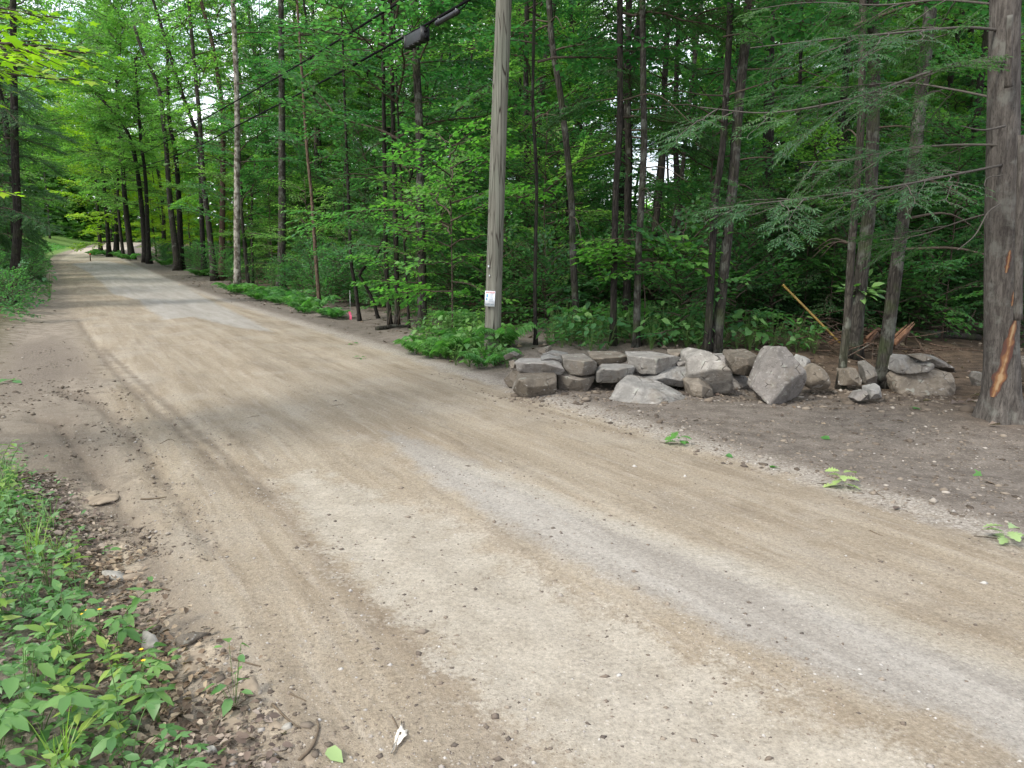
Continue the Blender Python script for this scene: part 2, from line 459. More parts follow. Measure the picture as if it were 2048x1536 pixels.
def build_ground():
    rr = [0.0]
    r = 0.5
    while r < 900:
        rr.append(r); r *= 1.0125 if 1.6 < r < 40 else 1.06
    rr = np.array(rr)
    az = np.concatenate([np.radians(np.linspace(-40, 40, 440)), np.radians(np.linspace(40, 320, 57)[1:-1])])
    na, nr = len(az), len(rr)
    R, A = np.meshgrid(rr, az, indexing='ij')
    X = (R * np.sin(A)).ravel(); Y = (R * np.cos(A)).ravel()
    Z = ground_h(X, Y, True)
    u, s = us(X, Y)
    V = np.stack([X, Y, Z], 1)
    i = np.arange(1, nr - 1)[:, None]; j = np.arange(na)[None, :]; j2 = (j + 1) % na
    F = np.stack([i * na + j, i * na + j2, (i + 1) * na + j2, (i + 1) * na + j], -1).reshape(-1, 4)
    # triangles at the centre
    jj = np.arange(na)
    T = np.stack([np.zeros(na, int), na + (jj + 1) % na, na + jj], -1)
    masks = {}
    sd = lambda pix, wd: np.clip(0.5 + poly_sd(X, Y, pix) / (2 * wd), 0, 1)
    masks['m_pale'] = sd([(545, 955), (640, 945), (760, 985), (890, 1030), (1010, 1100), (1150, 1190), (1350, 1290), (1550, 1385), (1800, 1480), (2000, 1560),
                          (2000, 1800), (1250, 1800), (1100, 1536), (1000, 1440), (900, 1345), (790, 1245), (690, 1150), (600, 1050)], 0.22)
    masks['m_grey'] = sd([(760, 858), (840, 880), (1000, 945), (1200, 1025), (1450, 1120), (1750, 1235), (2100, 1370), (2500, 1520), (2500, 1900), (2200, 1600), (1900, 1440),
                          (1600, 1330), (1350, 1225), (1150, 1130), (1000, 1040), (860, 960), (790, 900)], 0.16)
    masks['m_cream'] = sd([(860, 905), (1010, 945), (1250, 1035), (1600, 1155), (2100, 1330), (2500, 1480), (2500, 1530), (2080, 1375), (1700, 1245), (1350, 1110), (1100, 1010), (940, 945)], 0.12)
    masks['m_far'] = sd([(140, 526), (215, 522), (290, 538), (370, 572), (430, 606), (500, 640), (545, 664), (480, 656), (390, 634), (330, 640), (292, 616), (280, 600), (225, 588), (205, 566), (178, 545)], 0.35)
    masks['m_brown'] = sd([(440, 930), (560, 990), (610, 1045), (700, 1140), (800, 1232), (910, 1335), (1010, 1430), (1110, 1536), (1250, 1800), (1050, 1800), (1010, 1536), (930, 1440), (830, 1340), (730, 1240),
                           (620, 1120), (520, 1010)], 0.13)
    masks['m_dark'] = sd([(40, 850), (150, 830), (200, 900), (230, 960), (330, 1100), (430, 1240), (540, 1400), (640, 1536), (560, 1560), (450, 1400), (330, 1250), (200, 1100), (80, 960)], 0.3)
    masks['m_sand'] = np.maximum.reduce([sd(p, .05) for p in (
        [(190, 1085), (235, 1075), (262, 1100), (295, 1165), (285, 1180), (250, 1172), (215, 1120)], [(350, 1305), (430, 1298), (455, 1315), (440, 1345), (380, 1335)],
        [(470, 1345), (510, 1340), (525, 1375), (490, 1400), (470, 1380)], [(410, 1425), (480, 1420), (505, 1450), (470, 1480), (420, 1460)], [(520, 1420), (560, 1425), (575, 1460), (540, 1470)],
        [(150, 985), (210, 975), (230, 1000), (170, 1020)])])
    masks['m_rut'] = np.maximum.reduce([sd(p, .09) for p in (
        [(110, 770), (190, 790), (270, 860), (360, 990), (440, 1110), (425, 1115), (335, 1000), (250, 880), (180, 810), (105, 785)],
        [(160, 640), (205, 700), (260, 760), (340, 830), (450, 930), (435, 935), (320, 840), (240, 770), (190, 705), (150, 640)],
        [(60, 830), (120, 835), (170, 900), (240, 1000), (310, 1110), (295, 1112), (220, 1010), (150, 910), (105, 850), (55, 842)],
        [(210, 690), (300, 770), (430, 880), (560, 990), (548, 998), (410, 885), (285, 775), (200, 695)])])
    Z = Z - 0.028 * masks['m_rut'] + 0.012 * np.clip(0.5 - np.abs(masks['m_rut'] - .3), 0, .5); V[:, 2] = Z
    masks['m_soil'] = np.maximum.reduce([sd(p, .6) for p in ([(40, 830), (120, 800), (180, 850), (215, 950), (150, 985), (60, 960)], [(0, 690), (120, 670), (200, 720), (230, 780), (150, 760), (60, 800), (-60, 820)])])
    out = {}
    fu = u[F].mean(1); fs = s[F].mean(1)
    road_f = (fu > edge_left(fs)) & (fu < edge_right(fs)) & (fs > -30)
    tu = u[T].mean(1); ts = s[T].mean(1)
    road_t = (tu > edge_left(ts)) & (tu < edge_right(ts))
    for name, ff, tf in (('road', F[road_f], T[road_t]), ('ground', F[~road_f], T[~road_t])):
        used = np.zeros(len(V), bool); used[ff] = True
        if len(tf): used[tf] = True
        idx = np.cumsum(used) - 1
        mb = MB(); mb.add(V[used], [idx[ff], idx[tf]])
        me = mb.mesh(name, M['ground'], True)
        for an, arr in [('u', u), ('s', s)] + list(masks.items()):
            a = me.attributes.new(an, 'FLOAT', 'POINT'); a.data.foreach_set('value', arr[used].astype(np.float32))
        o = link(name, me)
        tag(o, kind='structure')
    return

def ground_material():
    k = NT('dirt_and_gravel')
    pos = k.coord()
    u = k.attr('u'); s = k.attr('s')
    cb = k.n('ShaderNodeCombineXYZ'); k.set(cb.inputs[0], u); k.set(cb.inputs[1], k.math('MULTIPLY', s, 0.09))
    rd = cb.outputs[0]
    streak = k.noise(rd, 4.5, 5, 0.6, 0.3)
    streak2 = k.noise(k.mapping(rd, (1, 1, 1), (7, 3, 1)), 14, 4, 0.6)
    big = k.noise(pos, 0.9, 4, 0.6)
    mid = k.noise(pos, 5, 5, 0.62)
    fine = k.noise(pos, 42, 5, 0.7)
    grit = k.noise(pos, 150, 3, 0.7)
    wob = k.math('ADD', k.math('MULTIPLY', k.math('SUBTRACT', mid, 0.5), 1.1), k.math('MULTIPLY', k.math('SUBTRACT', fine, 0.5), 0.9))
    def mask(name, a=0.42, b=0.58, wamt=1.0):
        return k.step(k.math('ADD', k.attr(name), k.math('MULTIPLY', wob, wamt)), a, b)
    # road base: tan, streaked along the road
    streak3 = k.noise(k.mapping(rd, (1, .6, 1), (2, 5, 3)), 13, 3, 0.55)
    tan = k.ramp(streak, [(0.25, (0.182, 0.145, 0.103)), (0.5, (0.247, 0.205, 0.150)), (0.75, (0.305, 0.263, 0.203))])
    tan = k.mix(k.math('MULTIPLY', k.step(streak2, 0.5, 0.7), 0.35), tan, (0.33, 0.295, 0.245))
    damp = k.noise(k.mapping(rd, (1, 3, 1), (5, 1, 2)), 2.2, 5, 0.65)
    tan = k.mix(k.math('MULTIPLY', k.step(damp, 0.50, 0.66), 0.4), tan, (0.165, 0.138, 0.108))
    tan = k.mix(k.math('MULTIPLY', k.step(big, 0.5, 0.66), 0.45), tan, (0.29, 0.258, 0.21))
    tan = k.mix(k.math('MULTIPLY', k.math('MULTIPLY', k.step(streak3, 0.54, 0.68), k.step(mid, 0.35, 0.65)), 0.5), tan, k.mix(1.0, tan, (0.66, 0.62, 0.58), 'MULTIPLY'))
    col = tan
    col = k.mix(k.math('MULTIPLY', mask('m_brown', 0.3, 0.75), 0.5), col, (0.15, 0.114, 0.08))
    pale = k.mix(k.step(mid, 0.3, 0.7), (0.258, 0.231, 0.186), (0.315, 0.286, 0.236))
    col = k.mix(k.math('MULTIPLY', mask('m_pale', 0.30, 0.80, 1.5), 0.8), col, pale)
    col = k.mix(k.math('MULTIPLY', mask('m_grey', 0.25, 0.8, 0.9), 0.75), col, k.mix(k.step(streak, 0.35, 0.65), (0.215, 0.20, 0.178), (0.27, 0.255, 0.23)))
    col = k.mix(k.math('MULTIPLY', mask('m_cream', 0.3, 0.8, 0.6), 0.5), col, (0.315, 0.285, 0.23))
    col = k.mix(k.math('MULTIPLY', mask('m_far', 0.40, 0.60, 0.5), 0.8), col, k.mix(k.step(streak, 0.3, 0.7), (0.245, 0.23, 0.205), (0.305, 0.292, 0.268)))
    col = k.mix(k.math('MULTIPLY', k.step(s, 58, 66), .8), col, k.mix(k.step(mid, .3, .7), (0.33, 0.285, 0.225), (0.39, 0.345, 0.28)))  # pale gravel past the crest, with the far bend's sunshine put into its colour
    # verges and forest floor
    soil = k.mix(k.step(mid, 0.3, 0.7), (0.10, 0.084, 0.069), (0.165, 0.142, 0.12))
    soil = k.mix(k.math('MULTIPLY', k.step(fine, 0.52, 0.7), 0.5), soil, (0.235, 0.21, 0.18))
    floor = k.mix(k.step(mid, 0.35, 0.65), (0.055, 0.04, 0.028), (0.12, 0.085, 0.058))
    uw = k.math('ADD', u, k.math('MULTIPLY', k.math('SUBTRACT', mid, 0.5), 0.55))
    col = k.mix(k.step(uw, 4.25, 4.75), col, soil)
    col = k.mix(k.step(uw, 6.4, 8.5), col, floor)
    shoulder = k.math('MULTIPLY', k.step(uw, 4.2, 4.42), k.step(uw, 4.7, 4.45))
    col = k.mix(k.math('MULTIPLY', shoulder, 0.5), col, k.mix(k.step(fine, 0.4, 0.6), (0.21, 0.19, 0.165), (0.37, 0.35, 0.32)))
    lsoil = k.mix(k.step(mid, 0.35, 0.65), (0.12, 0.095, 0.072), (0.215, 0.178, 0.135))
    near = k.step(s, 9.0, 7.0)
    col = k.mix(k.step(uw, 0.55, 0.1), col, k.mix(k.step(mid, 0.4, 0.6), (0.165, 0.138, 0.108), (0.235, 0.20, 0.158)))
    col = k.mix(k.math('MULTIPLY', mask('m_dark', 0.35, 0.7), 0.6), col, lsoil)
    col = k.mix(k.math('MULTIPLY', mask('m_soil', 0.35, 0.95, 1.6), 0.7), col, k.mix(k.step(fine, .4, .6), (0.085, 0.07, 0.056), (0.15, 0.124, 0.099)))
    col = k.mix(k.math('MULTIPLY', mask('m_rut', 0.4, 0.8, .8), 0.6), col, (0.125, 0.10, 0.076))
    col = k.mix(k.math('MULTIPLY', mask('m_sand', 0.4, 0.7, 1.1), 0.75), col, (0.33, 0.275, 0.205))
    col = k.mix(k.step(uw, -0.5, -1.3), col, (0.085, 0.075, 0.04))
    # grassy far bank beyond the bend
    col = k.mix(k.math('MULTIPLY', k.step(s, 60, 68), k.step(uw, -0.2, -1.0)), col, (0.10, 0.17, 0.04))
    col = k.mix(1.0, col, k.ramp(fine, [(0.28, 0.72), (0.5, 1.0), (0.72, 1.22)]), 'MULTIPLY')
    col = k.mix(1.0, col, k.ramp(k.noise(pos, 90, 3, .7), [(0.3, 0.82), (0.5, 1.0), (0.7, 1.15)]), 'MULTIPLY')
    col = k.mix(k.math('MULTIPLY', k.step(k.noise(pos, 3.2, 5, .7), .54, .68), .28), col, k.mix(1.0, col, (0.6, 0.56, 0.52), 'MULTIPLY'))
    # gravel speckle: single dark and light stones
    for sc, thr, amt in ((55, 0.20, 0.4), (110, 0.22, 0.4)):
        vo = k.n('ShaderNodeTexVoronoi'); k.set(vo.inputs['Vector'], pos); vo.inputs['Scale'].default_value = sc
        hit = k.math('MULTIPLY', k.step(vo.outputs['Distance'], thr + 0.10, thr), k.math('GREATER_THAN', k.n_sep(vo.outputs['Color'], 0), 0.62))
        col = k.mix(k.math('MULTIPLY', hit, amt), col, k.ramp(k.n_sep(vo.outputs['Color'], 1), [(0.0, (0.07, 0.055, 0.045)), (0.55, (0.16, 0.12, 0.09)), (0.8, (0.25, 0.22, 0.2)), (1.0, (0.6, 0.57, 0.52))]))
    col = k.mix(k.math('MULTIPLY', k.step(grit, 0.58, 0.70), 0.45), col, k.mix(1.0, col, (0.5, 0.46, 0.42), 'MULTIPLY'))
    smooth = k.math('MAXIMUM', k.attr('m_pale'), k.attr('m_grey'))
    h = k.math('ADD', k.math('ADD', k.math('MULTIPLY', fine, 1.0), k.math('MULTIPLY', streak3, 0.3)), k.math('MULTIPLY', grit, 0.5))
    hh = k.math('MULTIPLY', h, k.math('SUBTRACT', 1.0, k.math('MULTIPLY', smooth, 0.65)))
    return k.done(k.bsdf(col, 0.95, k.bump(hh, 0.8, 0.014), 0.12))

def _sep(self, col, i):
    x = self.n('ShaderNodeSeparateColor'); self.set(x.inputs[0], col); return x.outputs[i]
NT.n_sep = _sep
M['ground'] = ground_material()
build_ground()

# ------------------------------------------------------------------ foliage building blocks
def make_bough(rng, L, leaf=0.10, twig_gap=0.16, leaf_gap=0.6, rise=0.1, droop=0.12, spread=0.42, ang=52, jit=0.35, lift=0.0):
    """one flat bough along +x: leaf arrays plus wood strips"""
    P, D, N, S = [], [], [], []
    wood = []
    n = 9
    t = np.linspace(0, 1, n)
    wy = np.cumsum(rng.normal(0, 0.025 * L, n)); wy -= wy[0]
    axis = np.stack([L * t, wy, L * (rise * t - droop * t * t) + np.cumsum(rng.normal(0, .01 * L, n))], 1); axis -= axis[0]
    wood.append((axis, np.linspace(0.009 * L + 0.004, 0.003, n)))
    nt = max(4, int(L / twig_gap))
    for side in (-1, 1):
        for q in range(nt):
            tt = (q + rng.uniform(0.1, 0.9)) / nt * 0.86 + 0.12
            if rng.uniform() < 0.12: continue
            b = np.array([np.interp(tt, t, axis[:, i]) for i in range(3)])
            ln = L * spread * (math.sin(math.pi * min(1, tt * 0.86 + 0.1)) ** 0.8) * rng.uniform(0.55, 1.1) + 0.10
            a = math.radians(ang - 18 * tt + rng.normal(0, 9)) * side
            d = np.array([math.cos(a), math.sin(a), rng.normal(0.02, 0.13)]); d /= np.linalg.norm(d)
            m = max(2, int(ln / (leaf * leaf_gap)))
            k = (np.arange(m) + 0.6) / m
            drp = -0.16 * ln * k ** 2
            pt = b + d * (ln * k)[:, None]; pt[:, 2] += drp + lift * rng.normal(0, .05, m)
            wood.append((np.vstack([b, pt[m // 2], pt[-1]]), np.array([0.004 + .0015 * L, 0.003, 0.0015])))
            sgn = np.where(np.arange(m) % 2 == 0, 1, -1)
            la = a + sgn * np.radians(rng.normal(46, 14, m)); la[-1] = a
            dd = np.stack([np.cos(la), np.sin(la), rng.normal(-0.16, 0.22, m)], 1)
            nn = np.stack([rng.normal(0, jit, m), rng.normal(0, jit, m), np.ones(m)], 1)
            P.append(pt); D.append(dd); N.append(nn); S.append(leaf * rng.uniform(0.65, 1.25, m))
    return dict(P=np.vstack(P), D=np.vstack(D), N=np.vstack(N), S=np.concatenate(S), wood=wood, L=L)

def place_bough(bg, R, o, sc=1.0, lsc=1.0, flip=False):
    R = np.array(R)
    f = np.array([1, -1 if flip else 1, 1])
    P = (bg['P'] * f * sc) @ R.T + o
    D = (bg['D'] * f) @ R.T; N = bg['N'] * f @ R.T
    wood = [((p * f * sc) @ R.T + o, r * sc) for p, r in bg['wood']]
    return P, D, N, bg['S'] * lsc, wood

def rot(az, el=0.0, roll=0.0):
    return (Matrix.Rotation(az, 3, 'Z') @ Matrix.Rotation(-el, 3, 'Y') @ Matrix.Rotation(roll, 3, 'X'))

class Foliage:
    def __init__(self): self.P, self.D, self.N, self.S, self.wood = [], [], [], [], []
    def add(self, r):
        P, D, N, S, w = r
        self.P.append(P); self.D.append(D); self.N.append(N); self.S.append(S); self.wood += w
    def leaf_mb(self, **kw):
        mb = MB(); leaf_mesh(mb, np.vstack(self.P), np.vstack(self.D), np.vstack(self.N), np.concatenate(self.S), **kw); return mb
    def wood_mb(self, sides=3, minr=0.0):
        mb = MB()
        for p, r in self.wood:
            if r.max() >= minr: tube(mb, p, r, 5 if len(p) > 3 else sides, cap=False)
        return mb

B_MAPLE = {L: [make_bough(RNG, L, 0.115, 0.17, 0.62) for _ in range(4)] for L in (0.8, 1.5, 2.4, 3.6)}
B_BEECH = {L: [make_bough(RNG, L, 0.085, 0.13, 0.60, rise=0.05, droop=0.10, jit=0.25) for _ in range(4)] for L in (0.5, 1.0, 1.8)}
B_HEM = {L: [make_bough(RNG, L, 0.085, 0.10, 0.28, rise=0.02, droop=0.22, spread=0.34, ang=50, jit=0.3) for _ in range(3)] for L in (0.9, 1.8, 2.8)}

def pick(B, L):
    k = min(B.keys(), key=lambda q: abs(math.log(q / L)))
    return random.choice(B[k]), L / k

AZ_ROAD = math.atan2(-NY, -NX)
def crown(rng, B, H, h0, n, Lmax, el0=-0.05, el1=0.7, shape='round', bias=0.9, edge=False, inner=2):
    fo = Foliage()
    for i in range(n):
        f = ((i + rng.uniform(0, 1)) / n) ** bias
        h = h0 + (H - h0) * f
        if shape == 'round': L = Lmax * (0.55 + 0.45 * math.sin(math.pi * min(1, 0.12 + 0.8 * f))) * rng.uniform(0.65, 1.1)
        else: L = Lmax * (1 - f * 0.85) * rng.uniform(0.7, 1.1)
        az = i * 2.39996 + rng.normal(0, 0.35)
        if edge: L *= 1 - 0.72 * max(0.0, math.cos(az - AZ_ROAD)) ** 0.7
        bg, sc = pick(B, max(0.4, L))
        el = el0 + (el1 - el0) * f + rng.normal(0, 0.12)
        fo.add(place_bough(bg, rot(az, el, rng.normal(0, 0.2)), np.array([0, 0, h]), sc, 1.0, rng.uniform() < .5))
        if shape == 'round' and L > 1.6:         # side boughs fill the crown's inside
            for _ in range(inner):
                q = rng.uniform(0.35, 0.8) * L
                o = np.array([math.cos(az) * q * math.cos(el), math.sin(az) * q * math.cos(el), h + q * math.sin(el)])
                bg2, sc2 = pick(B, L * rng.uniform(0.35, 0.55))
                fo.add(place_bough(bg2, rot(az + rng.normal(0, 0.9), el + rng.normal(0.15, 0.3), rng.normal(0, .3)), o, sc2))
    return fo

rng = np.random.default_rng(21)
CROWN = {}
def proto(key, fo, leafm, woodm, minr=0.0045, **kw):
    CROWN[key] = (fo.leaf_mb(**kw).mesh('crown', leafm), fo.wood_mb(3, minr).mesh('branches', woodm, True))

for i in range(4):       # tall trees, crown starting at about 4 m, 15 m high
    proto(('maple', i), crown(rng, B_MAPLE, 15, 3.6, 21, 3.0, bias=0.8, inner=1), M['leaf'], M['twig'], w=0.8)
for i in range(4):       # trees along the road, trimmed on the side of the cables
    proto(('edge', i), crown(rng, B_MAPLE, 15, 4.2, 21, 2.9, bias=0.85, edge=True, inner=1), M['leaf'], M['twig'], w=0.8)
for i in range(3):
    proto(('edge_light', i), crown(rng, B_MAPLE, 14.5, 2.6, 34, 3.1, bias=0.8, edge=True, inner=2), M['leaf_light'], M['twig'], w=0.8)
for i in range(2):
    proto(('edge_hemlock', i), crown(rng, B_HEM, 15, 3.6, 38, 2.6, -0.15, 0.1, 'cone', edge=True), M['needle'], M['twig'], w=0.34)
for i in range(3):
    proto(('light', i), crown(rng, B_MAPLE, 14, 2.6, 36, 3.1, bias=0.8, inner=2), M['leaf_light'], M['twig'], w=0.8)
for i in range(2):
    proto(('yellow', i), crown(rng, B_MAPLE, 13, 0.8, 34, 3.0, inner=1), M['leaf_yellow'], M['twig'], w=0.85)
for i in range(2):
    proto(('hemlock', i), crown(rng, B_HEM, 15, 0.8, 50, 3.2, -0.15, 0.1, 'cone'), M['needle'], M['twig'], w=0.34)
for i in range(2):
    proto(('hemlock_sapling', i), crown(rng, B_HEM, 4.6, 0.3, 30, 1.7, -0.1, 0.15, 'cone'), M['needle'], M['twig'], 0.003, w=0.34)
for i in range(4):
    proto(('sapling', i), crown(rng, B_BEECH, 4.2, 0.7, 22, 1.6, 0.05, 0.6), M['leaf_dark'], M['twig'], 0.0, w=0.62)
for i in range(2):
    proto(('sapling_light', i), crown(rng, B_BEECH, 3.6, 0.7, 20, 1.5, 0.05, 0.5), M['leaf_light'], M['twig'], 0.0, w=0.62)
B_BIG = {L: [make_bough(RNG, L, 0.115, 0.17, 0.60, rise=0.05, droop=0.10, jit=0.3) for _ in range(4)] for L in (0.5, 1.0, 1.6)}
for i in range(2):
    proto(('sapling_bright', i), crown(rng, B_BIG, 3.5, 0.6, 24, 1.5, 0.05, 0.5), M['leaf_bright'], M['twig'], 0.0, w=0.68)
for i in range(3):
    proto(('shrub', i), crown(rng, B_BEECH, 1.25, 0.15, 18, 0.8, 0.1, 0.9), M['leaf_dark'], M['twig'], 0.0, w=0.66)

# ------------------------------------------------------------------ trunks
def smooth_path(pts, n):
    P = np.array([tuple(p) for p in pts], float)
    if len(P) == 2: P = np.array([P[0], (P[0] + P[1]) / 2, P[1]])
    t = np.concatenate([[0], np.cumsum(np.linalg.norm(np.diff(P, axis=0), axis=1))]); t /= t[-1]
    # Catmull-Rom through the points
    q = np.linspace(0, 1, n); out = np.zeros((n, 3))
    Pe = np.vstack([2 * P[0] - P[1], P, 2 * P[-1] - P[-2]])
    for k, x in enumerate(q):
        i = min(len(P) - 2, int(np.searchsorted(t, x, side='right') - 1))
        f = (x - t[i]) / (t[i + 1] - t[i] + 1e-9)
        p0, p1, p2, p3 = Pe[i], Pe[i + 1], Pe[i + 2], Pe[i + 3]
        out[k] = 0.5 * ((2 * p1) + (-p0 + p2) * f + (2 * p0 - 5 * p1 + 4 * p2 - p3) * f * f + (-p0 + 3 * p1 - 3 * p2 + p3) * f ** 3)
    return out

def trunk_mb(path, r0, r1, sides, seed, flare=0.55, rough=0.06):
    rs = np.random.default_rng(seed)
    n = len(path); d = np.concatenate([[0], np.cumsum(np.linalg.norm(np.diff(path, axis=0), axis=1))])
    rad = r0 + (r1 - r0) * (d / d[-1]) ** 0.9
    rad = rad * (1 + flare * np.exp(-d / (2.2 * r0 + 0.03)))
    ph = rs.uniform(0, 6.28, 5)
    def wob(i, a):
        dd = d[i.ravel().astype(int)][:, None]
        lob = 1 + 0.22 * np.exp(-dd / (2.5 * r0 + 0.05)) * np.cos(5 * a + ph[0])
        return lob * (1 + rough * (np.sin(3 * a + ph[1] + dd * 0.7) * 0.35 + np.sin(2 * a + ph[2] - dd * 0.5) * 0.4 + 1.1 * vnoise(a * 3.3 + 40, dd * 5.5, seed % 97)))
    mb = MB(); tube(mb, path, rad, sides, True, wob)
    return mb

TREE_SEED = [100]
def tree(name, px, width, label, bark='bark', kind=None, ckey=None, cs=1.0, H=15.0, Y=None, group=None, cat='tree', top_r=0.4, fork=None, cz=0.0):
    """a tree whose trunk runs through photo points; px[0] is its foot. width: trunk width in photo pixels near the foot"""
    TREE_SEED[0] += 1; sd = TREE_SEED[0]
    if Y is None:
        g = ground_at(*px[0])
    else:
        p = at(px[0][0], px[0][1], Y); g = Vector((p.x, Y, gz(p.x, Y)))
    Y = g.y
    dist = math.hypot(g.y, g.x) / math.hypot(1, (px[0][0] - 1024) / FPX) / CP
    r0 = width * (.86 if width > 8 else .95) / 2 / FPX * dist
    pts = [Vector((g.x, g.y, g.z - 0.08)), ] + [at(a, b, Y) for a, b in px[1:]]
    d = (pts[-1] - pts[-2]).normalized()
    rest = H - (pts[-1].z - g.z)
    if rest > 0.5:
        d2 = (d + Vector((0, 0, 0.6))).normalized()
        pts += [pts[-1] + d * rest * 0.4, pts[-1] + d * rest * 0.4 + d2 * rest * 0.6]
    root = empty(name, g, label, cat, group)
    near = Y < 20
    path = smooth_path(pts, 46 if near else 22) - np.array(g)
    trunk_mb(path, r0, r0 * top_r, 18 if near else 9, sd).build('trunk', M[bark], root, True)
    for fk in (fork or []):        # limbs through photo points, first point on the trunk
        fp = smooth_path([at(a, b, Y) for a, b in fk[0]], 14) - np.array(g)
        fr = fk[1] / 2 / FPX * dist
        mb = MB(); tube(mb, fp, np.linspace(fr, fr * 0.35, 14), 8)
        mb.build('limb', M[bark], root, True)
    if Y < 19 and r0 > .045:
        rd = np.random.default_rng(sd + 7)
        for q in range(int(rd.integers(5, 10))):
            i = int(rd.uniform(.10, .62) * len(path)); c = path[i]; a = rd.uniform(0, 6.28); L = rd.uniform(.4, 1.7)
            dx = np.array([math.cos(a), math.sin(a), rd.uniform(-.15, .35)])
            bp = smooth_path([c, c + dx * L * .5 + [0, 0, rd.normal(0, .05)], c + dx * L + [0, 0, -rd.uniform(0, .35) * L]], 9)
            mb = MB(); br_ = rd.uniform(.10, .2) * r0 + .004
            tube(mb, bp, np.linspace(br_, br_ * .25, 9), 5)
            mb.build('dead_branch', M['twig'], root, True)
    if ckey:
        lm, wm = CROWN[ckey]
        mid = Vector(path[int(len(path) * 0.6)])
        lean = Vector((0, 0, 1)).rotation_difference(mid.normalized())
        q = lean if ckey[0].startswith('edge') else lean @ Quaternion((0, 0, 1), sd * 1.7)
        for nm, me in (('branches', wm), ('crown', lm)):
            o = link(nm, me, root); o.rotation_mode = 'QUATERNION'; o.rotation_quaternion = q; o.scale = (cs, cs, cs * 1.0); o.location = (0, 0, cz)
    return root

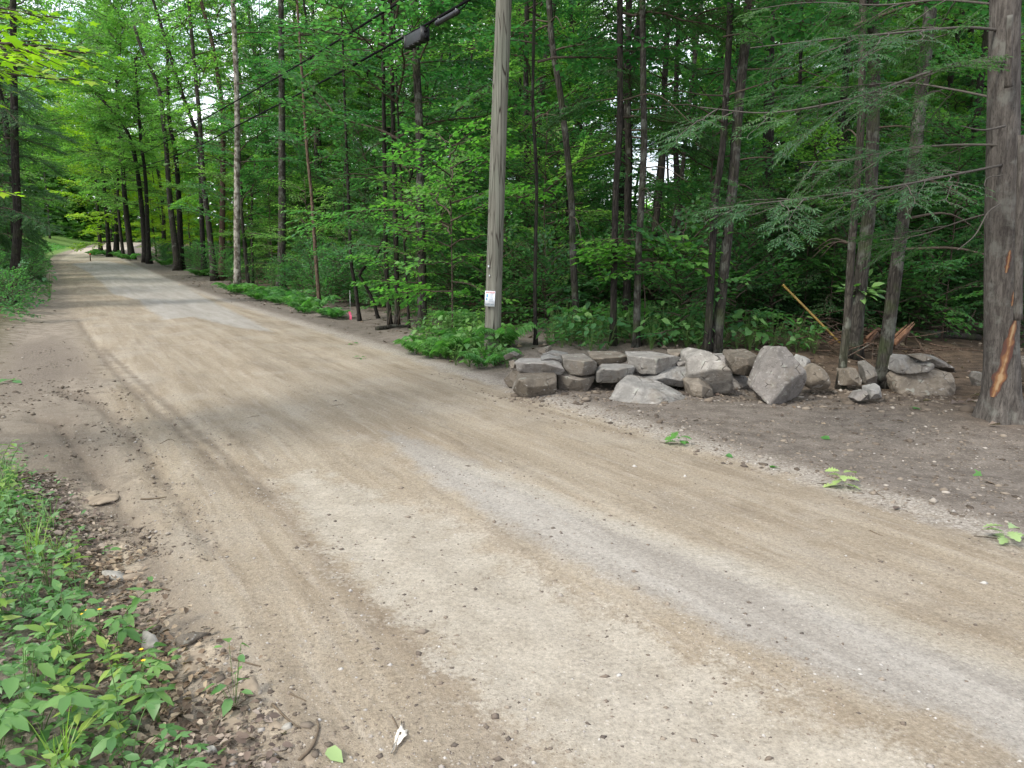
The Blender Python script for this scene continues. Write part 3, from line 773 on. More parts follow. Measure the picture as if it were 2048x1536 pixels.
TR = [
 # (name, px, width, label, bark, crown, crown scale, H, Y)
 ('maple_tree', [(202, 507), (186, 308), (176, 250)], 9, 'slim dark tree nearest the bend, first in the roadside row', 'bark_dark', ('yellow', 1), 1.35, 12),
 ('maple_tree', [(219, 514), (205, 342), (184, 250)], 10, 'dark tree leaning left, second in the roadside row from the bend', 'bark_dark', ('yellow', 0), 1.35, 12),
 ('maple_tree', [(233, 511), (232, 342), (224, 270)], 12, 'straight stout dark tree, third from the bend', 'bark_dark', ('light', 0), 1.35, 13),
 ('maple_tree', [(247, 517), (236, 400), (238, 260)], 7, 'thin dark tree just right of the stout third tree at the bend', 'bark_dark', ('light', 1), 1.35, 13),
 ('maple_tree', [(264, 519), (250, 400), (244, 300), (240, 250)], 14, 'thick dark tree leaning left, halfway along the far roadside row', 'bark_dark', ('light', 2), 1.35, 13),
 ('maple_tree', [(291, 525), (286, 440), (272, 325), (253, 260), (232, 229), (191, 186), (144, 137)], 13, 'dark tree arching far out to the left over the road', 'bark_dark', ('light', 0), 1.35, 9),
 ('maple_tree', [(298, 527), (291, 359), (282, 284), (276, 200)], 11, 'straight dark tree standing close behind the arching one', 'bark_dark', ('light', 1), 1.35, 13),
 ('maple_tree', [(329, 518), (325, 403), (307, 308), (263, 219), (232, 178), (171, 140)], 9, 'thin tree bowed to the left with a high arching top', 'bark_dark', ('light', 2), 1.35, 9),
 ('maple_tree', [(356, 541), (340, 400), (333, 300), (326, 240), (318, 178), (290, 113)], 15, 'left stem of the twin trees leaning apart by the road', 'bark', ('edge_light', 0), 1.15, 13),
 ('maple_tree', [(362, 540), (358, 400), (350, 300), (338, 236), (335, 102)], 14, 'right stem of the twin trees leaning apart by the road', 'bark_dark', ('edge_light', 1), 1.15, 13),
 ('maple_tree', [(409, 551), (404, 450), (398, 297), (380, 232), (355, 160), (330, 75), (306, 0)], 12, 'dark tall tree leaning strongly left across the sky gap', 'bark_dark', ('edge_light', 2), 1.15, 15),
 ('maple_tree', [(429, 562), (420, 470), (407, 362), (400, 250), (388, 120)], 14, 'greyish leaning tree left of the pale flaking tree', 'bark', ('edge_light', 0), 1.15, 14),
 ('maple_tree', [(443, 561), (445, 400), (446, 239), (441, 191), (427, 96), (407, 20)], 15, 'dark straight tree between the leaning grey tree and the pale flaking tree', 'bark_red', ('edge_light', 1), 1.15, 15),
 ('maple_tree', [(475, 585), (474, 450), (474, 342), (474, 205), (466, 0)], 16, 'pale tree with flaking whitish bark at the road edge', 'bark_pale', ('edge', 1), .95, 16),
 ('maple_tree', [(497, 575), (490, 500), (484, 440), (482, 380)], 8, 'thin grey sapling trunk leaning beside the pale flaking tree', 'bark', ('sapling', 1), 1.6, 7),
 ('maple_tree', [(562, 587), (564, 450), (564, 273), (562, 20)], 19, 'thick straight grey tree behind the roadside ferns', 'bark_lich', ('edge', 3), .95, 16),
 ('maple_tree', [(640, 620), (631, 509), (624, 400), (614, 300), (606, 180)], 9, 'slender reddish tree rising from the right end of the ferns', 'bark_red', ('edge', 0), .75, 11),
 ('hemlock_tree', [(720, 642), (710, 570), (702, 523), (698, 420)], 9, 'slim hemlock trunk just right of the pink flag', 'bark_dark', ('edge_hemlock', 0), .5, 7),
 ('crooked_tree', [(758, 637), (746, 602), (728, 566), (719, 552), (728, 535), (752, 512), (770, 470)], 7, 'thin crooked trunk with a sharp elbow right of the pink flag', 'bark_dark', ('sapling', 2), 1.2, 6),
 ('maple_tree', [(781, 655), (775, 580), (772, 509), (770, 380)], 11, 'left of two slim dark trunks near the leafy sapling', 'bark_dark', ('edge', 1), .8, 12),
 ('maple_tree', [(795, 655), (793, 526), (790, 400)], 12, 'right of two slim dark trunks near the leafy sapling', 'bark_dark', ('edge', 3), .8, 12),
 ('maple_tree', [(819, 657), (813, 567), (808, 470)], 6, 'very thin dark trunk behind the leafy sapling', 'bark_dark', ('sapling', 0), 1.5, 6),
 ('maple_tree', [(845, 660), (844, 523), (841, 420), (841, 342), (837, 205), (830, 85), (827, 0)], 21, 'stout dark trunk behind the black cable box', 'bark_lich', ('edge', 2), .9, 15),
 ('maple_tree', [(1052, 640), (1054, 386), (1052, 205), (1054, 0)], 15, 'dark straight trunk close to the right of the utility pole', 'bark_dark', ('edge', 0), .9, 15, 19),
 ('maple_tree', [(1072, 690), (1070, 576), (1073, 400), (1073, 342), (1066, 222), (1066, 154), (1069, 0)], 8, 'thin wavy trunk second to the right of the utility pole', 'bark_dark', ('edge', 1), .8, 12),
 ('maple_tree', [(1153, 670), (1152, 634), (1146, 517), (1143, 400), (1141, 444 - 60), (1135, 308), (1121, 191), (1104, 85), (1098, 0)], 16, 'grey trunk bending left above the left end of the wall', 'bark_lich', ('edge', 3), .9, 14),
 ('hemlock_tree', [(1226, 690), (1227, 605), (1231, 400), (1234, 342), (1240, 239), (1240, 68), (1240, 0)], 16, 'left of the dark twin trunks behind the middle of the wall', 'bark_dark', ('edge_hemlock', 1), .8, 14),
 ('hemlock_tree', [(1250, 685), (1254, 590), (1256, 400), (1258, 308), (1254, 171), (1258, 0)], 19, 'right of the dark twin trunks behind the middle of the wall', 'bark_dark', ('edge_hemlock', 0), .8, 14, 13.4),
 ('maple_tree', [(1272, 694), (1278, 488), (1288, 308), (1287, 205), (1285, 0)], 16, 'grey trunk in front of the dark twin trunks', 'bark_lich', ('edge', 2), .85, 14),
 ('maple_tree', [(1298, 660), (1302, 600), (1310, 460), (1324, 342), (1329, 171), (1338, 0)], 16, 'dark trunk leaning right, behind the slabs of the wall', 'bark_dark', ('edge', 0), .9, 14, 15.5),
 ('maple_tree', [(1310, 650), (1318, 610), (1345, 459), (1362, 360), (1380, 200)], 12, 'slanting grey trunk leaning right deep behind the wall', 'bark', ('edge', 1), .8, 12, 16.5),
 ('maple_tree', [(1412, 704), (1418, 640), (1430, 400), (1444, 308), (1457, 103), (1461, 0)], 17, 'slim dark left trunk of the pair behind the brown rock', 'bark_dark', ('edge', 3), .85, 14),
 ('maple_tree', [(1430, 702), (1448, 546), (1462, 400), (1468, 342), (1478, 205), (1497, 20)], 25, 'thicker mottled right trunk of the pair behind the brown rock', 'bark_lich', ('edge', 1), .9, 15),
 ('maple_tree', [(1540, 655), (1536, 500), (1536, 376), (1538, 171), (1540, 0)], 28, 'thick dark trunk rising behind the pointed boulder', 'bark_dark', ('edge', 2), .9, 15, 15.5),
 ('maple_tree', [(1572, 640), (1580, 540), (1591, 444), (1600, 171), (1603, 0)], 11, 'thin dark trunk above the top of the yellow pole', 'bark_dark', ('edge', 0), .9, 14, 18),
 ('maple_tree', [(1664, 640), (1669, 513), (1673, 342), (1690, 171), (1700, 0)], 18, 'dark trunk in the woods left of the moss footed tree', 'bark_dark', ('edge', 3), .9, 14, 17),
 ('maple_tree', [(1682, 778), (1688, 700), (1694, 646), (1703, 500), (1712, 380), (1722, 250), (1726, 0)], 19, 'slim trunk at the low end of the yellow slanting pole', 'bark', ('edge', 0), .8, 13),
 ('maple_tree', [(1706, 716), (1715, 617), (1729, 500), (1740, 400), (1744, 308), (1748, 103), (1745, 0)], 32, 'stout trunk with a leafy sprout close behind the slim one', 'bark_lich', ('edge', 2), .9, 15),
 ('maple_tree', [(1760, 775), (1768, 720), (1779, 646), (1797, 500), (1812, 410), (1830, 308), (1844, 171), (1863, 0)], 30, 'grey tree leaning right with a mossy stony foot', 'bark_lich', ('edge', 1), .9, 15),
]
for t in TR:
    name, px, wd, lab, bark, ck, cs, H = t[:8]
    tree(name, px, wd, lab, bark, None, ck, cs, H, t[8] if len(t) > 8 else None, group='trees at the edge of the wood')

# ------------------------------------------------------------------ the scarred tree on the right with its long hemlock branches
B_NEAR = {L: [make_bough(RNG, L, 0.042, 0.085, 0.26, rise=0.0, droop=0.2, spread=0.36, ang=48, jit=0.3) for _ in range(3)] for L in (0.5, 0.9, 1.3)}

def scarred_tree():
    g = ground_at(2004, 838)
    Y = g.y
    root = empty('hemlock_tree', g, 'big hemlock tree with a long orange scar in its bark, at the right edge', 'tree', 'trees at the edge of the wood')
    k = Y / FPX
    pts = [Vector((g.x, g.y, g.z - 0.1))] + [at(a, b, Y) for a, b in [(2003, 760), (2003, 600), (2004, 420), (2007, 220), (2011, 0)]]
    pts.append(pts[-1] + (pts[-1] - pts[-2]) * 1.5); pts.append(pts[-1] + Vector((0.1, 0, 6)))
    path = smooth_path(pts, 150) - np.array(g)
    r0, r1 = 33 * k, 12 * k
    d = np.concatenate([[0], np.cumsum(np.linalg.norm(np.diff(path, axis=0), axis=1))])
    rad = np.interp(d, [0, .12, .35, .8, 2.5, 4.2, d[-1]], [60 * k, 46 * k, 35 * k, 31 * k, 29 * k, 24 * k, r1])
    def wob(i, a):
        dd = d[i.ravel().astype(int)][:, None]
        return (1 + 0.20 * np.exp(-dd / 0.22) * np.cos(5 * a + 0.6)) * (1 + 0.03 * vnoise(a * 2.2 + 30, dd * 1.6, 3) + 0.022 * vnoise(a * 9 + 10, dd * 7, 4) + 0.016 * vnoise(a * 20, dd * 16, 5))
    mb = MB(); tube(mb, path, rad, 48, True, wob)
    mb.build('trunk', M['bark_hem'], root, True)
    # the scars: sunken wood between proud lips of bark
    def scar(p, wmax, name='scar'):
        n, m = 22, 7
        P = smooth_path([(a, b, 0) for a, b in p], n)
        V = []
        for i in range(n):
            z = at(P[i, 0], P[i, 1], Y).z - g.z
            ax = np.array([np.interp(z, path[:, 2], path[:, 0]), np.interp(z, path[:, 2], path[:, 1])])
            r = np.interp(z, path[:, 2], rad)
            cx = at(P[i, 0], P[i, 1], Y - r * .9).x - g.x - ax[0]
            hw = wmax * k * (math.sin(math.pi * (0.04 + 0.92 * i / (n - 1))) ** 0.5) * (1 + 0.4 * float(vnoise(i * .55, 2.2, 9)))
            for j in range(m):
                q = j / (m - 1) * 2 - 1
                x = max(-r * .97, min(r * .97, cx + q * hw))
                th = math.asin(x / r)
                rr = r * 1.035 + (0.010 if abs(q) > 0.8 else 0.0) - (0.010 if abs(q) > 0.99 else 0)
                V.append((ax[0] + rr * math.sin(th), ax[1] - rr * math.cos(th), z))
        ii = np.arange(n - 1)[:, None] * m; jj = np.arange(m - 1)[None, :]
        F = np.stack([ii + jj, ii + jj + 1, ii + m + jj + 1, ii + m + jj], -1).reshape(-1, 4)
        b = MB(); b.add(V, F); o = b.build(name, M['scar'], root, True)
        a = o.data.attributes.new('q', 'FLOAT', 'POINT'); a.data.foreach_set('value', np.tile(np.abs(np.linspace(-1, 1, m)), n).astype(np.float32))
    scar([(1994, 790), (2002, 755), (2012, 710), (2020, 670), (2030, 634)], 9)
    scar([(2011, 545), (2015, 520), (2018, 500)], 4)
    scar([(2036, 530), (2039, 510), (2041, 492)], 5)
    scar([(2021, 610), (2026, 580)], 3)
    # thin second stem on the right and a dead stub
    for p, w0, w1 in (([(2036, 640, 0.28), (2038, 520, .30), (2040, 400, .30), (2043, 270, .32)], 8, 6), ([(2017, 175, .22), (2018, 110, .26), (2020, 30, .30)], 7, 5)):
        q = smooth_path([at(a, b, Y - c) for a, b, c in p], 20) - np.array(g)
        b = MB(); tube(b, q, np.linspace(w0, w1, 20) * k, 10); b.build('stem', M['bark_hem'], root, True)
    br = [  # photo points with metres in front of (-) or behind the trunk, first width
        ([(2008, 62, 0), (1929, 55, -.2), (1792, 66, -.5), (1621, 82, -.7), (1500, 96, -.8)], 7),
        ([(2008, 124, -.1), (1929, 126, -.3), (1861, 143, -.5), (1724, 191, -.8), (1621, 215, -1.0), (1519, 226, -1.0), (1400, 214, -1.0)], 8),
        ([(2008, 290, -.1), (1900, 290, .1), (1800, 300, .4), (1700, 318, .6), (1600, 325, .7)], 6),
        ([(2004, 330, -.1), (1929, 345, -.4), (1792, 372, -.8), (1656, 390, -1.0), (1519, 407, -1.2), (1420, 418, -1.2)], 6),
        ([(2008, 200, .1), (1900, 178, .5), (1800, 165, .9), (1680, 175, 1.2), (1560, 170, 1.4)], 6),
        ([(2006, 10, .1), (1880, 0, .5), (1760, 10, .8), (1620, 5, 1.0), (1500, 20, 1.2)], 6),
        ([(2006, 420, .1), (1930, 440, .4), (1840, 470, .8), (1760, 480, 1.1)], 5),
        ([(2010, 252, -.2), (1965, 260, -.4), (1922, 252, -.5)], 6),
        ([(2006, 350, -.25), (1975, 356, -.35), (1968, 372, -.4)], 3),
        ([(2000, 408, -.25), (1976, 425, -.35), (1950, 470, -.4), (1915, 500, -.5)], 4),
        ([(2010, 90, .2), (2060, 60, .3), (2100, 40, .4)], 7),
    ]
    rs = np.random.default_rng(5)
    for bi, (pp, wd) in enumerate(br):
        q = smooth_path([at(a, b, Y + c) for a, b, c in pp], 24)
        b = MB(); tube(b, q - np.array(g), np.linspace(wd * .42, .8, 24) * k, 7)
        bo = b.build('branch', M['twig_grey'], root, True)
        if bi in (7, 8, 9, 10): continue
        fo = Foliage()
        Ln = np.linalg.norm(np.diff(q, axis=0), axis=1).sum()
        nb = int(Ln / 0.21)
        for i in range(nb):
            t = 0.16 + 0.84 * (i + rs.uniform(0, .8)) / nb
            c = q[min(23, int(t * 23))]
            tg = q[min(23, int(t * 23) + 1)] - q[max(0, int(t * 23) - 1)]
            az = math.atan2(tg[1], tg[0]) + (1 if i % 2 else -1) * rs.uniform(.45, 1.25)
            bg, sc = pick(B_NEAR, rs.uniform(0.4, 1.0) * (1.1 - .35 * t))
            fo.add(place_bough(bg, rot(az, rs.normal(-0.16, .18), rs.normal(0, .35)), c - np.array(g), sc))
        fo.wood = [(p_, r_ * .55) for p_, r_ in fo.wood]
        fo.leaf_mb(w=0.26, fold=0.02).build('foliage', M['needle'], bo)
        fo.wood_mb(3, 0.0).build('twigs', M['twig_grey'], bo)
    lm, wm = CROWN[('hemlock', 0)]
    o = link('crown', lm, root); o.location = (0.2, 0, 6.5)
    o = link('branches', wm, root); o.location = (0.2, 0, 6.5)

def scar_mat():
    k = NT('bare_orange_wood')
    g = k.n('ShaderNodeNewGeometry').outputs['Position']
    n = k.noise(k.mapping(g, (1, 1, .2)), 30, 4)
    n2 = k.noise(g, 9, 3)
    q = k.attr('q')
    f = k.math('ADD', q, k.math('MULTIPLY', k.math('SUBTRACT', n2, .5), 1.9))
    c = k.mix(k.step(n, .35, .65), (0.12, 0.052, 0.022), (0.19, 0.092, 0.038))
    c = k.mix(k.step(f, 0.35, -0.1), c, (0.27, 0.18, 0.095))
    c = k.mix(k.step(f, 0.35, 0.8), c, (0.07, 0.03, 0.02))
    return k.done(k.bsdf(c, 0.6, k.bump(n, .5, .01), .3))
M['scar'] = scar_mat()
M['twig_grey'] = plain('grey_twig', (0.08, 0.072, 0.062), 0.9, 0.1)
scarred_tree()

# ------------------------------------------------------------------ left side: hemlocks, and the maple whose bright boughs hang in
LT = [([(22, 607), (30, 520), (36, 470), (30, 300), (26, 0)], 21, 'dark leaning hemlock trunk on the left bank', 15, None),
      ]
for px, wd, lab, H, Yd in LT:
    tree('hemlock_tree', px, wd, lab, 'bark_dark', None, ('hemlock', 1), .62, H, Yd, 'hemlocks on the left bank', 'tree', .25, cz=1.9)

def left_maple():
    g = Vector((-6.3, 4.6, gz(-6.3, 4.6)))
    root = empty('maple_tree', g, 'maple whose bright yellow-green boughs hang in at the upper left', 'tree')
    path = smooth_path([(0, 0, -.1), (0.1, 0, 2), (0.05, .1, 5), (0.2, .2, 9)], 24)
    trunk_mb(path, 0.16, 0.08, 14, 77).build('trunk', M['bark'], root, True)
    rs = np.random.default_rng(31)
    specs = [((10, 95), 5.6), ((70, 85), 5.9), ((120, 110), 6.4), ((40, 120), 5.2), ((15, 150), 5.8), ((95, 130), 6.2), ((60, 60), 6.6), ((10, 415), 5.4)]
    for i, ((a, b), Y) in enumerate(specs):
        tip = np.array(at(a + 55 if i < 7 else a + 28, b + 10, Y)) - np.array(g)
        base = np.array([0.05, 0.05, tip[2] + rs.uniform(-.3, .25) if i < 7 else tip[2] + 0.2])
        dv = tip - base; L = np.linalg.norm(dv)
        bg = make_bough(rs, L, 0.105 if i < 7 else .09, 0.22, 0.62, rise=0.04, droop=0.04, spread=0.26, ang=50, jit=.3)
        fo = Foliage(); fo.add(place_bough(bg, rot(math.atan2(dv[1], dv[0]), math.asin(dv[2] / L), 0), base))
        o = fo.wood_mb(4).build('bough', M['twig'], root, True)
        fo.leaf_mb(shape='maple', w=1.0).build('leaves', M['leaf_yellow'], o)
    lm, wm = CROWN[('light', 0)]
    for nm, me in (('branches', wm), ('crown', lm)):
        o = link(nm, me, root); o.location = (0.1, 0, 2.6); o.scale = (.62, .62, .8)
left_maple()

# ------------------------------------------------------------------ the rest of the wood: copies of a few trees
def proto_tree(name, ck, bark, H, r, seed, label, group):
    root = empty(name, (0, 0, 0), label, 'tree', group)
    rs = np.random.default_rng(seed)
    pts = np.array([[0, 0, -.15], [rs.normal(0, .12), rs.normal(0, .12), H * .3], [rs.normal(0, .25), rs.normal(0, .25), H * .65], [rs.normal(0, .4), rs.normal(0, .4), H]])
    trunk_mb(smooth_path(pts, 18), r, r * .3, 9, seed).build('trunk', M[bark], root, True)
    lm, wm = CROWN[ck]
    link('branches', wm, root); link('crown', lm, root)
    return root
GM = 'trees standing deep in the wood'
LABELS = {'maple': 'leafy broadleaf tree with a dark trunk standing deep in the wood',
          'light': 'light green broadleaf tree standing deep in the wood',
          'hemlock': 'dark hemlock with drooping boughs standing deep in the wood',
          'yellow': 'yellow-green tree standing in the light by the bend of the road'}
PT = {}
def forest_copy(key, i, loc, rz, sc):
    kk = (key, i)
    if kk not in PT:
        nm = {'maple': 'maple_tree', 'light': 'maple_tree', 'hemlock': 'hemlock_tree', 'yellow': 'maple_tree'}[key]
        o = PT[kk] = proto_tree(nm, kk, 'bark_dark' if i % 2 == 0 else 'bark', 15.5, 0.095 + 0.018 * i, 300 + i, LABELS[key], GM if key != 'yellow' else 'yellow-green trees by the bend')
    else:
        o = copy_tree(PT[kk])
    o.location = loc; o.rotation_euler = (random.gauss(0, .03), random.gauss(0, .03), rz); o.scale = (sc, sc, sc)
    return o
placed = [(o.location.x, o.location.y) for o in C.objects if o.get('category') == 'tree']
def scatter(n, test, gap, tries=6000, rs=np.random.default_rng(77), Y0=10, Y1=78, edge=0.72):
    out = []
    for _ in range(tries):
        if len(out) >= n: break
        Y = math.sqrt(rs.uniform(Y0 * Y0, Y1 * Y1)); X = rs.uniform(-edge, edge) * Y + rs.uniform(-1, 1)
        u, s = us(X, Y); u, s = float(u), float(s)
        if not test(u, s, X, Y): continue
        if any((X - a) ** 2 + (Y - b) ** 2 < gap * gap for a, b in placed + out): continue
        out.append((X, Y))
    return out
pts = scatter(128, lambda u, s, X, Y: u > 9.2 and Y > 14 and s < 95 and not (1160 < 1024 + FPX * X / Y < 1390 and Y > 22 and int(X * 13) % 4) and not (370 < 1024 + FPX * X / Y < 470 and Y > 34), 2.1, Y1=62)
placed += pts
for X, Y in pts:
    u, s = us(X, Y); r = random.random()
    if s > 40 and u < 16: key = 'light' if r < .6 else 'yellow'
    elif Y > 30: key = 'light' if r < .65 else ('maple' if r < .92 else 'hemlock')
    else: key = 'maple' if r < .5 else ('hemlock' if r < .6 else 'light')
    forest_copy(key, random.randrange({'maple': 4, 'light': 3}.get(key, 2)), (X, Y, gz(X, Y)), random.uniform(0, 6.28), random.uniform(.75, 1.2))
pts = scatter(44, lambda u, s, X, Y: -30 < u < (-5.2 if s < 44 else -6.5 if s < 54 else -17) and s > 25 and s < 120 and X > -0.8 * Y, 2.0, Y0=19, Y1=100)
placed += pts
for X, Y in pts:
    r = random.random()
    forest_copy('hemlock' if r < .8 else 'maple', random.randrange(2), (X, Y, gz(X, Y)), random.uniform(0, 6.28), random.uniform(.8, 1.2))
pts = scatter(9, lambda u, s, X, Y: 6.0 < u < 10 and 50 < s < 90, 2.0, Y0=40, Y1=75)
placed += pts
for X, Y in pts:
    forest_copy('yellow', random.randrange(2), (X, Y, gz(X, Y)), random.uniform(0, 6.28), random.uniform(.45, .8))

for X, Y in scatter(18, lambda u, s, X, Y: -14 < u < 12 and 112 < s < 136, 2.4, Y0=85, Y1=125, rs=np.random.default_rng(5)):
    r = random.random(); sc = random.uniform(1.0, 1.5)
    placed.append((X, Y))
    forest_copy('light' if r < .6 else ('yellow' if r < .8 else 'maple'), random.randrange(2), (X, Y, gz(X, Y)), random.uniform(0, 6.28), sc)
for X, Y in scatter(9, lambda u, s, X, Y: -9 < u < -4 and 38 < s < 54, 3.0, Y0=36, Y1=80, rs=np.random.default_rng(15), edge=.8):
    placed.append((X, Y)); forest_copy('light', random.randrange(3), (X, Y, gz(X, Y)), random.uniform(0, 6.28), random.uniform(1.25, 1.55))
for px, Y, sc, lb in ((28, 33, 1.15, 'tall light green tree on the left bank nearest the road'), (34, 46, 1.35, 'tall light green tree on the left bank behind the leaning hemlock'), (46, 62, 1.55, 'tall light green tree at the left of the crest'), (150, 116, 1.6, 'pale green tree closing the view beyond the bend'), (196, 112, 1.6, 'pale green tree right of the one closing the view beyond the bend'), (100, 122, 1.7, 'tall pale tree left of the one closing the view beyond the bend')):
    p = at(px, 520, Y); placed.append((p.x, Y))
    o = forest_copy('light', random.randrange(3), (p.x, Y, gz(p.x, Y)), random.uniform(0, 6.28), sc); o['label'] = lb; o['group'] = 'tall light green trees about the bend'
def young_tree(loc, sc, i, rz):
    kk = ('young', i)
    if kk not in PT:
        root = empty('young_tree', (0, 0, 0), 'slim young tree with a bare dark stem in the wood', 'tree', 'slim young trees in the wood')
        r_ = np.random.default_rng(700 + i)
        pt = smooth_path([(0, 0, -.1), (r_.normal(0, .12), r_.normal(0, .12), 3), (r_.normal(0, .25), r_.normal(0, .25), 6.5), (r_.normal(0, .4), r_.normal(0, .4), 10.5)], 16)
        trunk_mb(pt, .05 + .012 * i, .015, 8, 700 + i, .3).build('trunk', M['bark_dark'], root, True)
        lm, wm = CROWN[('light' if i == 1 else 'maple', i)]
        for nm, me in (('branches', wm), ('crown', lm)):
            o = link(nm, me, root); o.scale = (.42, .42, .5); o.location = (float(pt[8][0]), float(pt[8][1]), 2.6)
        PT[kk] = root
    else: root = copy_tree(PT[kk])
    root.location = loc; root.rotation_euler = (random.gauss(0, .035), random.gauss(0, .035), rz); root.scale = (sc, sc, sc)
for X, Y in scatter(58, lambda u, s, X, Y: u > 7.2 and Y > 13.2 and s < 62, 0.9, Y0=13, Y1=44, rs=np.random.default_rng(55)):
    young_tree((X, Y, gz(X, Y)), random.uniform(.8, 1.25), random.randrange(3), random.uniform(0, 6.28))
# far woods closing the view
def far_woods():
    rs = np.random.default_rng(3)
    n = 60000
    a = np.concatenate([rs.uniform(-.75, -.38, n // 2), rs.uniform(-.38, .72, n - n // 2)]); R = np.where(a < -.38, rs.uniform(112, 130, n), rs.uniform(66, 84, n))
    x = R * np.sin(a); y = R * np.cos(a)
    z = ground_h(x, y) + rs.uniform(0, 1, n) ** 1.4 * (np.where(a < -.38, 14.0, np.where(a < -.12, 8.5, 4.5)) + 3.5 * vnoise(x * .12, y * .12, 4))
    P = np.stack([x, y, z], 1)
    D = rs.normal(0, 1, (n, 3)); D[:, 2] *= .3
    N = np.stack([rs.normal(0, .5, n), rs.normal(0, .5, n), np.ones(n)], 1)
    mb = MB(); leaf_mesh(mb, P, D, N, rs.uniform(.5, 1.1, n), w=.8)
    tag(mb.build('far_woods', M['leaf_light']), 'distant mass of green woodland closing the view', 'woods', kind='stuff')
far_woods()

# ------------------------------------------------------------------ saplings and shrubs
SAPP = {}
def small_plant(name, ck, loc, rz, sc, label, cat, group, stem=2.5, r=0.014):
    if (ck, label) not in SAPP:
        root = empty(name, (0, 0, 0), label, cat, group)
        lm, wm = CROWN[ck]
        if stem:
            mb = MB(); tube(mb, smooth_path([(0, 0, -.05), (.04, .02, stem * .5), (0, 0, stem)], 8), np.linspace(r, r * .4, 8), 6)
            mb.build('stem', M['twig'], root, True)
        link('branches', wm, root); link('leaves', lm, root)
        o = SAPP[(ck, label)] = root
    else:
        o = copy_tree(SAPP[(ck, label)])
    o.location = loc; o.rotation_euler = (0, 0, rz); o.scale = (sc, sc, sc)
    return o
LS = 'leafy sapling with layered boughs growing under the trees'
LH = 'low leafy shrub on the floor of the wood'
def r_ok(X, Y): return (int(X * 7) + int(Y * 5)) % 3 == 0
def not_bare(u, s, X, Y): return not (X > 2.9 and Y < 12.6) and not (Y < 10.2)
pts = scatter(165, lambda u, s, X, Y: u > 7.3 and not_bare(u, s, X, Y) and Y > 11.5, .85, Y0=11, Y1=36)
for X, Y in pts:
    lt = random.random() < (.5 if Y > 18 else .25)
    small_plant('beech_sapling', ('sapling_light' if lt else 'sapling', random.randrange(2 if lt else 4)), (X, Y, gz(X, Y)), random.uniform(0, 6.28), random.uniform(.6, 1.3), 'light green sapling with layered boughs growing under the trees' if lt else LS, 'sapling', 'saplings under the trees', 4.0, .018)
pts = scatter(22, lambda u, s, X, Y: -14 < u < (-2.6 if s < 44 else -5) and s > 22, 1.3, Y0=18, Y1=60)
for X, Y in pts:
    small_plant('beech_sapling', ('sapling', random.randrange(4)), (X, Y, gz(X, Y)), random.uniform(0, 6.28), random.uniform(.6, 1.0), LS, 'sapling', 'saplings under the trees', 4.0, .018)
pts = scatter(190, lambda u, s, X, Y: u > 6.7 and not_bare(u, s, X, Y) and Y > 10.6, 0.5, Y0=10.6, Y1=26)
for X, Y in pts:
    small_plant('shrub', ('shrub', random.randrange(3)), (X, Y, gz(X, Y)), random.uniform(0, 6.28), random.uniform(.5, 1.3), LH, 'shrub', 'shrubs on the floor of the wood', 0)
pts = scatter(46, lambda u, s, X, Y: -6.5 < u < (-1.6 if s < 42 else -3.2) and 17 < s < 62, 0.6, Y0=14, Y1=60)
for X, Y in pts:
    small_plant('shrub', ('shrub', random.randrange(3)), (X, Y, gz(X, Y)), random.uniform(0, 6.28), random.uniform(.4, .9), 'low green shrub on the left bank of the road', 'shrub', 'shrubs on the left bank', 0)
for X, Y in scatter(22, lambda u, s, X, Y: u > 8.2 and not_bare(u, s, X, Y) and (X > 3 or r_ok(X, Y)), 1.3, Y0=12.6, Y1=30):
    small_plant('hemlock_sapling', ('hemlock_sapling', random.randrange(2)), (X, Y, gz(X, Y)), random.uniform(0, 6.28), random.uniform(.45, 1.0), 'young hemlock with feathery drooping branches in the wood', 'sapling', 'young hemlocks in the wood', 4.5, .02)
for X, Y in scatter(26, lambda u, s, X, Y: -6.5 < u < (-2.9 if s < 40 else -4.4) and 22 < s < 62, 1.3, Y0=18, Y1=60, edge=.8):
    small_plant('hemlock_sapling', ('hemlock_sapling', random.randrange(2)), (X, Y, gz(X, Y)), random.uniform(0, 6.28), random.uniform(.7, 1.5), 'young hemlock on the left bank of the road', 'sapling', 'young hemlocks on the left bank', 4.5, .02)
for X, Y in scatter(11, lambda u, s, X, Y: 3.4 < X < 10.5 and 12.9 < Y < 17.5, 1.0, Y0=12.9, Y1=17.5, rs=np.random.default_rng(91)):
    small_plant('hemlock_sapling', ('hemlock_sapling', random.randrange(2)), (X, Y, gz(X, Y)), random.uniform(0, 6.28), random.uniform(.5, .9), 'young hemlock with feathery drooping branches in the wood', 'sapling', 'young hemlocks in the wood', 4.5, .02)
for i, (px, Y, sc, sz) in enumerate([(-25, 27, 1.0, 2.0), (2, 31, 1.0, 2.3), (22, 37, 1.05, 2.4), (-10, 41, 1.3, 2.6), (34, 45, 1.1, 2.5), (12, 52, 1.4, 2.6), (44, 55, 1.2, 2.6), (62, 66, 1.2, 2.4), (30, 66, 1.6, 2.8)]):
    p = at(px, 520, Y)
    o = small_plant('hemlock_sapling', ('hemlock_sapling', i % 2), (p.x, Y, gz(p.x, Y)), i * 1.3, sc, 'young hemlock on the left bank of the road', 'sapling', 'young hemlocks on the left bank', 4.5, .02)
    o.scale = (sc, sc, sz)
